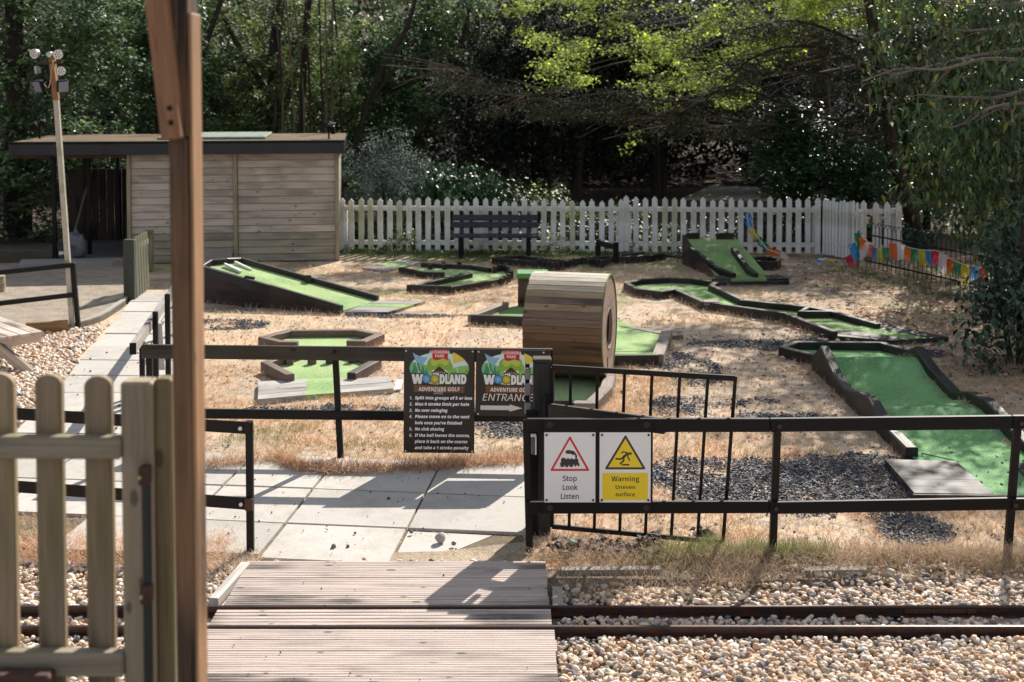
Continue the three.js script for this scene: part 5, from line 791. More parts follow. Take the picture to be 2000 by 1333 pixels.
// ================================================================ TREES, SHRUBS AND FOLIAGE
function leafGeo(w = 0.5, bend = 0.1, fold = 0.08) {           // length 1 along +z, normal up
  const t = new Tri(), a = [0, 0, 0], l = [-w / 2, fold, 0.42], r = [w / 2, fold, 0.42], m = [0, 0, 0.45], c = [0, -bend, 1];
  for (const q of [[a, m, l], [l, m, c], [a, r, m], [r, c, m]]) t.tri(...q, [0, 0], [1, 0], [1, 1]);
  const g = t.geo(); return g;
}
const leafMat = (o, tr = 0) => { const m = new THREE.MeshPhysicalMaterial({ roughness: 0.5, side: THREE.DoubleSide, ...o }); if (tr) { m.transmission = tr; m.thickness = 0; } return m; };
const L = { gloss: leafMat({ roughness: 0.36, specularIntensity: 1 }), lush: leafMat({ roughness: 0.78, specularIntensity: 1 }, 0.45), satin: leafMat({ roughness: 0.5 }), matte: leafMat({ roughness: 0.8 }), thin: leafMat({ roughness: 0.92 }, 0.6), thinDark: leafMat({ roughness: 0.85 }, 0.25) };
const LG = { oval: leafGeo(0.55, 0.1), long: leafGeo(0.36, 0.22, 0.06), needle: leafGeo(0.3, 0.05, 0.02), round: leafGeo(0.75, 0.12) };
function leaves(clusters, { size, cols, per = 30, cr = 0.22, droop = 0.35, spread = 0.6, shell = 0.6, flat = 1 }) {
  const out = [];
  for (const [x, y, z, rx, ry, rz, n] of clusters) {
    const k = Math.max(1, Math.round(n / per));
    for (let i = 0; i < k; i++) {
      let u = gauss(), v = gauss(), w = gauss(); const q = Math.hypot(u, v, w) || 1, rad = Math.pow(rnd(), 1 - shell * 0.75), jag = 0.78 + 0.45 * fbm(u / q * 2.3 + 9, v / q * 2.3 + w / q * 1.7 + 9, 3, 501);
      const cx = x + u / q * rx * rad * jag, cy = y + v / q * ry * rad * jag, cz = z + w / q * rz * rad * jag, tone = rnd(), yaw = rr(0, 6.28), bright = rr(0.55, 1.5);  // clump brightness puts sunlit spots and deep shade into leaf colour
      for (let j = 0; j < per; j++) {
        const ly = cy + gauss() * cr * 0.8 * flat; if (ly < 0.02) continue;
        const a = clamp(tone + gauss() * 0.4), c0 = cols[Math.min(cols.length - 1, Math.floor(a * cols.length))], b = bright * rr(0.6, 1.45);
        out.push({ x: cx + gauss() * cr, y: ly, z: cz + gauss() * cr, ry: yaw + gauss() * 2.2, rx: droop + gauss() * spread, rz: gauss() * spread, s: rr(size[0], size[1]), c: [c0[0] * b, c0[1] * b, c0[2] * b] });
      }
    }
  }
  return out;
}
function plant(name, label, cat, base, { stems = [], mat = M.bark, crowns = [], group }) {
  const t = thing(name, label, cat, base, 0, group);
  stems.forEach(([pts, radii, nm = 'trunk', sm], i) => part(t, nm, tube(pts.map((p) => [p[0] - base[0], p[1] - base[1], p[2] - base[2]]), radii, 7), sm ?? mat));
  for (const [geo, lm, list] of crowns) { for (const o of list) { o.x -= base[0]; o.y -= base[1]; o.z -= base[2]; } scatter('crown', geo, lm, list, null, t); }
  return t;
}
const GR = { ivy: [[0.05, 0.1, 0.035], [0.085, 0.16, 0.05], [0.13, 0.22, 0.065]], mid: [[0.08, 0.14, 0.03], [0.15, 0.23, 0.05], [0.26, 0.32, 0.075]], yew: [[0.014, 0.024, 0.014], [0.02, 0.034, 0.018], [0.03, 0.045, 0.024]], pale: [[0.12, 0.165, 0.13], [0.17, 0.22, 0.18], [0.22, 0.27, 0.23]], laurel: [[0.03, 0.075, 0.032], [0.05, 0.11, 0.045], [0.075, 0.15, 0.06]], beech: [[0.24, 0.34, 0.05], [0.36, 0.46, 0.075], [0.5, 0.55, 0.11]], bluish: [[0.02, 0.045, 0.024], [0.032, 0.065, 0.036], [0.05, 0.09, 0.05]], rhodo: [[0.03, 0.065, 0.02], [0.045, 0.09, 0.03], [0.06, 0.11, 0.035], [0.03, 0.065, 0.02], [0.045, 0.09, 0.03], [0.06, 0.11, 0.035], [0.03, 0.065, 0.02], [0.045, 0.09, 0.03], [0.06, 0.11, 0.035], [0.03, 0.065, 0.02], [0.045, 0.09, 0.03], [0.06, 0.11, 0.035], [0.05, 0.1, 0.03], [0.03, 0.065, 0.02], [0.045, 0.09, 0.03], [0.06, 0.12, 0.035], [0.05, 0.1, 0.03], [0.03, 0.07, 0.02], [0.04, 0.09, 0.03], [0.2, 0.2, 0.04]] };  // beech tones brightened beyond real leaf colour to read as sunlit
const trunkUp = (x, z, h, r, lean = 0) => [[[x, -0.1, z], [x + lean * 0.4, h * 0.5, z], [x + lean, h, z]], [r, r * 0.75, r * 0.45]];
plant('ivy_tree', 'ivy covered tree with dark glossy leaves at the far left edge', 'tree', [-8.3, 0, -20.8], { stems: [trunkUp(-8.3, -20.8, 5, 0.25)], crowns: [[LG.oval, L.gloss, leaves([[-8.3, 1.1, -20.2, 1.5, 1.3, 0.8, 3100], [-8.4, 3.2, -20.9, 1.7, 2.0, 1.1, 3720]], { size: [0.07, 0.12], cols: GR.ivy, cr: 0.14, per: 40, droop: 0.2, spread: 0.5 })], [LG.oval, L.lush, leaves([[-8.3, 1.1, -20.2, 1.5, 1.3, 0.8, 4340], [-8.4, 3.2, -20.9, 1.7, 2.0, 1.1, 5580], [-7.2, 1.0, -20.4, 0.9, 1.0, 0.5, 3100], [-7.0, 3.4, -20.8, 0.9, 1.4, 0.7, 2790]], { size: [0.08, 0.13], cols: GR.ivy, cr: 0.14, per: 40, droop: 0.2, spread: 0.5 })]] });
plant('broadleaf_tree', 'dark leafy tree rising behind the left end of the shed roof', 'tree', [-6.6, 0, -23.6], { stems: [trunkUp(-6.6, -23.6, 5, 0.2), [[[-6.6, 1.5, -23.6], [-5.8, 3.1, -23.3], [-5.2, 4.6, -23.1]], [0.1, 0.07, 0.03], 'limb']], crowns: [[LG.oval, L.gloss, leaves([[-6.9, 3.2, -23.6, 1.7, 2.0, 1.2, 4340]], { size: [0.08, 0.13], cols: GR.ivy, cr: 0.15, per: 40, droop: 0.2, spread: 0.5 })], [LG.oval, L.lush, leaves([[-6.9, 3.2, -23.6, 1.7, 2.0, 1.2, 8060], [-6.0, 1.6, -24, 1.6, 1.6, 0.9, 4960], [-8.4, 3.4, -25, 1.8, 2.2, 1.2, 6200]], { size: [0.085, 0.14], cols: GR.ivy, cr: 0.15, per: 40, droop: 0.2, spread: 0.5 })]] });
plant('broadleaf_tree', 'lighter olive green tree behind the middle of the shed roof', 'tree', [-4.8, 0, -24.5], { stems: [trunkUp(-4.8, -24.5, 5.5, 0.16, 0.3), [[[-4.7, 1.6, -24.5], [-4.1, 3.0, -24.2], [-3.9, 4.8, -24.1]], [0.08, 0.06, 0.03], 'limb'], [[[-4.7, 2.2, -24.4], [-5.4, 3.5, -24.0], [-5.9, 4.7, -24]], [0.07, 0.05, 0.025], 'limb']], crowns: [[LG.oval, L.lush, leaves([[-4.7, 3.0, -24.6, 1.5, 2.0, 1.1, 9920], [-5.4, 1.9, -24.2, 1.3, 1.3, 0.7, 4340], [-3.6, 2.4, -24.3, 1.0, 1.8, 0.7, 4340]], { size: [0.07, 0.12], cols: GR.mid, cr: 0.14, per: 40, droop: 0.2, spread: 0.5 })]] });
plant('stemmed_tree', 'tree with many thin bare brown stems behind the shed', 'tree', [-3.9, 0, -22.8], { mat: M.bark, stems: [[[[-3.95, 0, -22.8], [-3.85, 2.2, -22.8], [-3.65, 4.8, -22.8]], [0.07, 0.06, 0.05]], ...Array.from({ length: 11 }, (_, i) => { const x = -4.4 + i * 0.13 + rr(-0.05, 0.05); return [[[x, 0.2, -22.7 + rr(-0.3, 0.3)], [x + rr(-0.1, 0.1), 2.3, -22.7], [x + rr(-0.25, 0.35), 4.9, -22.7 + rr(-0.3, 0.3)]], [0.028, 0.022, 0.012], 'stem', i % 2 ? M.twig : M.barkRed]; }), [[[-3.0, 1.0, -23], [-2.5, 2.6, -22.8], [-1.9, 3.6, -22.7], [-1.6, 4.8, -22.6]], [0.06, 0.05, 0.045, 0.03], 'limb'], [[[-2.6, 2.2, -22.8], [-2.0, 2.9, -22.6], [-0.9, 3.25, -22.5]], [0.03, 0.022, 0.01], 'limb']], crowns: [[LG.oval, L.lush, leaves([[-3.8, 3.6, -23.0, 0.9, 1.2, 0.6, 1984], [-3.0, 2.9, -22.7, 0.6, 0.9, 0.4, 1488]], { size: [0.055, 0.095], cols: GR.mid, cr: 0.14, per: 40, droop: 0.2, spread: 0.5 })]] });
plant('broadleaf_tree', 'glossy leaved tree sparkling in the light left of the dark yew', 'tree', [-2.0, 0, -24.8], { stems: [trunkUp(-2.0, -24.8, 5, 0.14, 0.5), [[[-1.9, 1.4, -24.8], [-1.2, 2.6, -24.4], [-0.7, 4.5, -24.3]], [0.07, 0.05, 0.03], 'limb']], crowns: [[LG.oval, L.gloss, leaves([[-2.2, 2.3, -24.0, 1.0, 1.4, 0.7, 3100]], { size: [0.07, 0.115], cols: GR.laurel, cr: 0.14, per: 40, droop: 0.2, spread: 0.5 })], [LG.oval, L.lush, leaves([[-2.2, 2.3, -24.2, 1.2, 1.6, 0.8, 6820], [-1.6, 3.7, -24.6, 1.6, 1.3, 1.0, 6820], [-3.0, 1.5, -24.4, 1.1, 1.4, 0.7, 4340]], { size: [0.07, 0.12], cols: [...GR.ivy, [0.12, 0.19, 0.05]], cr: 0.14, per: 40, droop: 0.2, spread: 0.5 })]] });
plant('grey_shrub', 'rounded pale grey green shrub behind the fence beside the shed', 'shrub', [-2.1, 0, -20.5], { stems: [trunkUp(-2.1, -20.5, 1.2, 0.06)], crowns: [[LG.long, L.matte, leaves([[-2.15, 0.95, -20.6, 0.75, 0.85, 0.6, 8000], [-1.6, 0.75, -20.4, 0.55, 0.6, 0.5, 3800]], { size: [0.045, 0.075], cols: GR.pale, cr: 0.12 })]] });
plant('laurel_shrub', 'laurel shrub with long glossy dark leaves behind the bench', 'shrub', [-0.95, 0, -20.2], { stems: [trunkUp(-0.95, -20.2, 1, 0.05)], crowns: [[LG.long, L.gloss, leaves([[-1.05, 0.75, -20.2, 0.62, 0.55, 0.5, 2600], [-0.4, 0.6, -20.3, 0.6, 0.45, 0.4, 1600]], { size: [0.1, 0.16], cols: GR.laurel, cr: 0.17, droop: 0.6 })]] });
plant('low_shrub', 'low fresh green shrub behind the fence right of the bench', 'shrub', [0.5, 0, -20.6], { stems: [trunkUp(0.5, -20.6, 0.7, 0.04)], crowns: [[LG.oval, L.satin, leaves([[0.4, 0.4, -20.7, 0.9, 0.5, 0.4, 3000], [1.5, 0.25, -20.6, 0.9, 0.3, 0.4, 1500]], { size: [0.05, 0.09], cols: GR.mid, cr: 0.14 })]] });
plant('yew_tree', 'very dark dense yew in the middle behind the white fence', 'tree', [0.6, 0, -26.2], { stems: [trunkUp(0.6, -26.2, 5, 0.22), trunkUp(1.3, -26.0, 4, 0.12, 0.5)], crowns: [[LG.needle, L.matte, leaves([[0.2, 2.9, -25.8, 1.9, 1.7, 1.2, 22000], [0.1, 1.3, -26.0, 1.5, 1.0, 0.8, 12000], [2.0, 3.1, -26.4, 1.7, 1.6, 1.1, 16000], [1.9, 1.25, -26.8, 1.1, 0.75, 0.7, 7000]], { size: [0.09, 0.16], cols: GR.yew, cr: 0.24 })]] });
plant('yew_tree', 'dark spreading yew right of centre with an open space under its boughs', 'tree', [4.2, 0, -27.6], { stems: [trunkUp(3.2, -27.6, 5, 0.12), trunkUp(3.4, -27.9, 4.5, 0.1, -0.4), trunkUp(6.4, -28.2, 4.5, 0.08, 0.3)], crowns: [[LG.needle, L.matte, leaves([[3.6, 2.9, -27.4, 2.1, 1.6, 1.3, 20000], [5.8, 3.0, -27.8, 1.9, 1.9, 1.2, 15000], [2.6, 1.6, -28.5, 1.9, 1.3, 1.0, 14000], [6.9, 1.3, -28.6, 1.6, 1.4, 0.8, 9000], [4.3, 1.9, -28.8, 1.2, 0.6, 0.6, 5000]], { size: [0.09, 0.16], cols: GR.yew, cr: 0.26 })]] });
plant('rhododendron', 'shining dark evergreen bush glittering in the sun behind the fence on the right', 'shrub', [4.8, 0, -20.2], { stems: [trunkUp(4.8, -20.2, 1.4, 0.06), trunkUp(4.5, -20.1, 1.2, 0.05)], crowns: [[LG.oval, L.gloss, leaves([[4.68, 1.3, -20.2, 0.9, 0.7, 0.6, 6500], [4.5, 1.85, -20.3, 0.5, 0.5, 0.35, 2400], [5.5, 0.95, -20.1, 0.66, 0.55, 0.45, 3200], [4.9, 0.5, -20.2, 1.0, 0.45, 0.45, 3000]], { size: [0.075, 0.125], cols: GR.laurel, cr: 0.15, droop: 0.05, spread: 0.4 })]] });
plant('evergreen_bush', 'dense dark evergreen bush behind the leaning reddish trunk', 'shrub', [7.3, 0, -21.8], { stems: [trunkUp(7.3, -21.8, 2, 0.08)], crowns: [[LG.oval, L.gloss, leaves([[7.2, 1.3, -21.8, 1.2, 1.3, 0.7, 10000], [8.6, 1.8, -21.5, 1.3, 1.8, 0.8, 10000], [7.6, 3.0, -23.4, 0.9, 1.0, 0.6, 5000], [8.0, 3.4, -22.4, 1.8, 1.2, 0.8, 8000]], { size: [0.07, 0.12], cols: GR.laurel, cr: 0.2 })]] });
{ // cedar: leaning reddish trunk with long bare boughs reaching left
  const base = [6.7, 0, -20.6], P = (px, py, d) => [(px - 1000) / 2430 * d * 0.99, 2.7 - (py - 147) / 2430 * d * 0.99, -d], stems = [[[[6.75, -0.1, -20.6], P(1783, 390, 20.5), P(1752, 290, 20.6), P(1725, 130, 20.7), P(1690, -60, 20.8)], [0.15, 0.13, 0.115, 0.1, 0.08]]];
  const B = [[[1745, 240, 20.6], [1600, 228, 20.2], [1450, 175, 20.0], [1320, 200, 19.8], [1180, 175, 19.7], [1010, 190, 19.6]], [[1740, 200, 20.6], [1640, 150, 20.1], [1520, 140, 20], [1400, 180, 19.8], [1290, 260, 19.7]], [[1735, 150, 20.6], [1600, 90, 20], [1480, 110, 19.7], [1380, 200, 19.6]], [[1750, 260, 20.6], [1620, 260, 20.3], [1500, 240, 20], [1400, 250, 20]], [[1720, 100, 20.7], [1560, 40, 20], [1440, 60, 19.8]], [[1740, 180, 20.6], [1830, 120, 20], [1950, 70, 19.5]], [[1300, 205, 19.9], [1100, 200, 19.8], [960, 160, 19.7], [880, 130, 19.7]], [[1745, 220, 20.6], [1560, 245, 20.5], [1300, 230, 20.3], [1080, 215, 20.2], [940, 190, 20.1]]];
  for (const b of B) stems.push([b.map((p) => P(...p)), [0.04, 0.02, 0.008], 'bough', M.bark]);
  for (let i = 0; i < 300; i++) { const b = B[Math.floor(rnd() * B.length)], k = Math.floor(rnd() * (b.length - 1)), t = rnd(), p = [0, 1, 2].map((q) => lerp(b[k][q], b[k + 1][q], t)), dx = -rr(30, 150), dy = rr(-30, 55); stems.push([[P(...p), P(p[0] + dx * 0.5, p[1] + dy * 0.35 + rr(-8, 8), p[2] + rr(-0.3, 0.1)), P(p[0] + dx, p[1] + dy, p[2] + rr(-0.5, 0.2))], [0.008, 0.0055, 0.003], 'twig', rnd() < 0.15 ? M.barkPale : M.twig]); }
  const lf = []; for (const b of B) for (let q = 0; q < 34; q++) { const k = Math.floor(rnd() * (b.length - 1)), t = rnd(), p = P(lerp(b[k][0], b[k + 1][0], t), lerp(b[k][1], b[k + 1][1], t) + rr(-5, 30), lerp(b[k][2], b[k + 1][2], t)); lf.push([p[0], p[1], p[2], 0.4, 0.09, 0.3, 110]); }
  plant('cedar_tree', 'leaning reddish trunk with long bare boughs sweeping left over the fence', 'tree', base, { mat: M.barkRed, stems, crowns: [[LG.needle, L.matte, leaves(lf, { size: [0.04, 0.08], cols: [[0.035, 0.055, 0.022], [0.06, 0.075, 0.03], [0.1, 0.09, 0.045]], cr: 0.16, flat: 0.4, per: 20 })]] });
}
{ // beech: fresh sprays, leaf colours raised to look sunlit
  const base = [6.2, 0, -24.5], sprays = [], stems = [trunkUp(6.2, -24.5, 7, 0.22, -0.5)];
  const P = (px, py, d) => [(px - 1000) / 2430 * d * 0.99, 2.7 - (py - 147) / 2430 * d * 0.99, -d], low = (px) => px < 1070 ? lerp(60, 110, clamp((px - 1000) / 70)) : px < 1250 ? lerp(155, 110, (px - 1070) / 180) + 30 : px < 1480 ? 205 : lerp(205, 45, clamp((px - 1470) / 130));
  for (let i = 0; i < 210; i++) { const px = i < 170 ? rr(1000, 1740) : rr(1560, 1960), py = lerp(low(px), -130, Math.pow(rnd(), 1.15)), d = rr(20.6, 22.8), c = P(px, py, d); sprays.push([c[0], c[1], c[2], rr(0.25, 0.6), rr(0.08, 0.24), 0.45, Math.round(rr(60, 190))]); if (i % 2 === 0) stems.push([[P(Math.min(1960, px + 260), py - 60, d + 1.2), P(px + 130, py - 35, d + 0.4), c], [0.018, 0.011, 0.004], 'branch', M.twig]); }
  sprays.push([...P(1250, 265, 20.5), 0.28, 0.14, 0.2, 45], [...P(1215, 295, 20.4), 0.1, 0.08, 0.1, 14], [...P(1020, 60, 20.8), 0.1, 0.3, 0.15, 60], [...P(960, -10, 20.8), 0.4, 0.1, 0.2, 90], [...P(1062, 140, 20.7), 0.1, 0.05, 0.1, 25]);
  plant('beech_tree', 'fresh yellow green beech foliage hanging in layers at the top centre, sunlit tone put into the leaf colour', 'tree', base, { stems, crowns: [[LG.round, L.thin, leaves(sprays, { size: [0.045, 0.085], cols: GR.beech, cr: 0.17, per: 14, flat: 0.5, droop: 0.35, spread: 0.6, shell: 0.2 })]] });
}
{ // the near tree on the right with drooping long leaves
  const P = (px, py, d) => [(px - 1000) / 2430 * d * 0.99, 2.7 - (py - 147) / 2430 * d * 0.99, -d], base = [6.9, 0, -13.6], stems = [[[[6.9, -0.1, -13.6], [6.7, 1.6, -13.6], [6.3, 3.4, -13.7], [6, 5, -13.8]], [0.16, 0.13, 0.1, 0.06]]];
  const B = [[[2060, 90, 13.4], [1930, 105, 13.2], [1820, 130, 13.0], [1745, 150, 12.9]], [[2060, 160, 13], [1960, 190, 12.8], [1880, 190, 12.7], [1800, 185, 12.6]], [[2050, 40, 13.6], [1900, 60, 13.6], [1790, 50, 13.6], [1700, 70, 13.7]], [[2050, 120, 12.6], [1930, 115, 12.5], [1850, 135, 12.4], [1760, 135, 12.4], [1690, 160, 12.4]], [[2040, 200, 12.4], [1950, 210, 12.3], [1900, 240, 12.3]], [[2060, 0, 13], [1900, 10, 13], [1800, -10, 13]]];
  for (const b of B) stems.push([b.map((p) => P(...p)), [0.022, 0.014, 0.006], 'branch', M.barkPale]);
  for (let i = 0; i < 90; i++) { const b = B[Math.floor(rnd() * B.length)], k = Math.floor(rnd() * (b.length - 1)), t = rnd(), p = [0, 1, 2].map((q) => lerp(b[k][q], b[k + 1][q], t)), dx = -rr(-30, 90), dy = rr(-30, 60); stems.push([[P(...p), P(p[0] + dx * 0.5, p[1] + dy * 0.4 + rr(-8, 8), p[2]), P(p[0] + dx, p[1] + dy, p[2] + rr(-0.4, 0.3))], [0.006, 0.0045, 0.002], 'twig', rnd() < 0.6 ? M.barkPale : M.twig]); }
  const cl = []; for (let i = 0; i < 210; i++) { const px = 2040 - 340 * Math.pow(rnd(), 1.35), py = rr(-60, 330 - (2000 - px) * 0.35), c = P(px, py, rr(12.2, 14.6)); cl.push([c[0], c[1], c[2], 0.1, 0.08, 0.12, 10]); }
  plant('laurel_tree', 'near tree on the right with drooping long leaves and pale twigs', 'tree', base, { stems, crowns: [[LG.long, L.satin, leaves([...cl, ...[[1960, 300, 14], [1880, 260, 15], [1990, 200, 15], [1850, 330, 15.5], [1950, 60, 15.5], [1990, 380, 13.5], [1930, 390, 15]].map(([a, b, d]) => [...P(a, b, d), 0.6, 0.55, 0.5, 900])], { size: [0.08, 0.15], cols: GR.rhodo, cr: 0.17, per: 5, droop: 0.8, spread: 0.65 })]] });
}
{
  const P = (px, py, d) => [(px - 1000) / 2430 * d * 0.99, 2.7 - (py - 147) / 2430 * d * 0.99, -d], base = [4.75, 0, -11.5];
  plant('evergreen_bush', 'blue green broad leaved bush spilling over the lawn at the right edge', 'shrub', base, { stems: [trunkUp(4.75, -11.5, 1.4, 0.05), [[[4.7, 0, -11.6], [4.55, 0.6, -11.5], [4.4, 1.0, -11.3]], [0.03, 0.02, 0.01], 'stem']], crowns: [[LG.oval, L.satin, leaves([[...P(2030, 600, 11.3), 0.38, 0.4, 0.4, 800], [...P(2060, 470, 11.6), 0.45, 0.5, 0.4, 800], [...P(1955, 590, 11.6), 0.2, 0.24, 0.25, 340], [...P(1935, 640, 11.4), 0.12, 0.1, 0.15, 90], [...P(1985, 480, 12), 0.25, 0.3, 0.25, 320], [...P(1950, 690, 11.2), 0.16, 0.1, 0.15, 120]], { size: [0.065, 0.115], cols: GR.bluish, cr: 0.2, per: 6, droop: 0.6, spread: 0.6 })]] });
  plant('evergreen_bush', 'dark bush at the end of the bunting in front of the iron fence', 'shrub', [6.4, 0, -15.2], { stems: [trunkUp(6.4, -15.2, 1.6, 0.05)], crowns: [[LG.oval, L.satin, leaves([[6.3, 0.75, -15.2, 0.65, 0.8, 0.5, 2600], [6.9, 1.7, -15.6, 0.9, 1.0, 0.6, 3200], [5.95, 1.55, -16.8, 0.5, 0.5, 0.5, 1100]], { size: [0.07, 0.12], cols: GR.laurel, cr: 0.15, per: 10, droop: 0.8 })]] });
}
// tall open tree to the right whose crown, above the picture, dapples the course
plant('canopy_tree', 'tall tree beside the course whose crown spreads above the picture on the right', 'tree', [9.2, 0, -18.2], { stems: [[[[9.2, -0.1, -18.2], [8.8, 3.2, -18.2], [7.8, 5.8, -17.8], [6.6, 6.8, -17.5]], [0.26, 0.2, 0.13, 0.06]], [[[8.6, 4, -18.2], [7, 5.2, -16.6], [5.6, 5.9, -15.8]], [0.1, 0.06, 0.03], 'limb'], [[[8.6, 4, -18.2], [7.4, 5.0, -19.4], [5.2, 5.8, -20]], [0.1, 0.06, 0.03], 'limb']], crowns: [[LG.oval, L.thinDark, leaves([[6.6, 5.9, -17.4, 2.2, 1.0, 2.2, 5600], [7.9, 6.4, -16.2, 2.2, 1.2, 2.0, 5600], [5.4, 5.9, -19.6, 1.7, 0.8, 1.6, 2200], [8.8, 5.9, -18.9, 1.9, 1.5, 1.6, 4000], [8.1, 5.4, -14.6, 1.6, 0.9, 1.4, 3000]], { size: [0.08, 0.13], cols: GR.mid, cr: 0.2, per: 26, shell: 0.3 })]] });
// the far wood
{
  const list = []; for (let i = 0; i < 62000; i++) { const z = rr(-33, -46), x = rr(-0.48, 0.52) * -z * 1.0, h = 7.5 + 1.5 * fbm(x * 0.3 + 50, 3, 2, 601), open = x > 4.6 && x < 7.2 ? 0.9 : 0.1, y = open + (h - open) * Math.pow(rnd(), 0.9), k = fbm(x * 0.7 + 30, y * 0.7 + 30, 3, 603);  const c = GR.ivy[Math.floor(rnd() * 3)], b = rr(0.6, 1.5); list.push({ x, y, z, ry: rr(0, 6.28), rx: 0.3 + gauss() * 0.7, rz: gauss() * 0.7, s: rr(0.18, 0.36), c: [c[0] * b, c[1] * b, c[2] * b] }); }
  tag(scatter('woodland', LG.oval, L.satin, list), 'dark wood that closes the background behind the trees', 'wood');
}
{
  const list = []; for (let i = 0; i < 46000; i++) { const z = rr(-30.2, -32.6), x = rr(-13, 13), gap = x > 4.85 && x < 5.9, y = (gap ? 0.4 : 0.02) + Math.pow(rnd(), 0.8) * (3.0 + 1.2 * fbm(x * 0.6 + 40, 2, 2, 607)), c = GR.yew[Math.floor(rnd() * 3)], b = rr(0.5, 1.5); if (x > -1 && x < 1.6 && y < 0.8 && rnd() < 0.7) continue; list.push({ x, y, z, ry: rr(0, 6.28), rx: 0.3 + gauss() * 0.7, rz: gauss() * 0.7, s: rr(0.13, 0.26), c: [c[0] * b, c[1] * b, c[2] * b] }); }
  tag(scatter('undergrowth', LG.oval, L.matte, list), 'dark undergrowth filling the space between the trunks in the wood', 'undergrowth');
}
struct('woodland_path', prism([[3.730,-27.375], [5.605,-27.147], [6.031,-30.443], [4.946,-30.730]], -0.1, -0.03), std(0.5, 0.48, 0.44, T.grit, { roughness: 1 }), 'pale path crossing the wood behind the white fence');
// ================================================================ GROUND COVER, PEBBLES, SCRAPS
function blade() { const t = new Tri(); t.quad([-0.5, 0, 0], [0.5, 0, 0], [0.35, 0.16, 0.5], [-0.35, 0.16, 0.5], [0, 0], [1, 0], [1, 1], [0, 1]); t.tri([-0.35, 0.16, 0.5], [0.35, 0.16, 0.5], [0, 0.13, 1], [0, 0], [1, 0], [0, 1]); return t.geo(); }
const grassMat = leafMat({ roughness: 0.95 }, 0.3), BG = blade();
const TERR = [[-4.637,-13.213], [-4.537,-13.574], [-4.543,-14.232], [-4.595,-14.785], [-4.828,-15.795], [-5.262,-17.131], [-6.663,-17.692], [-9.127,-17.501], [-6.702,-12.820], [-5.103,-12.948]];
const GRAV = [[-5.899,-12.694], [-4.720,-13.079], [-4.494,-13.213], [-4.357,-13.213], [-4.180,-11.986], [-3.914,-10.604], [-3.798,-9.505], [-4.548,-9.100]];
const blocked = (x, z) => { for (const p of keep) if (inPoly(x, z, p)) return true; return inPoly(x, z, TERR) || (x > -1.5 && x < 0.21 && z > -6.78); };
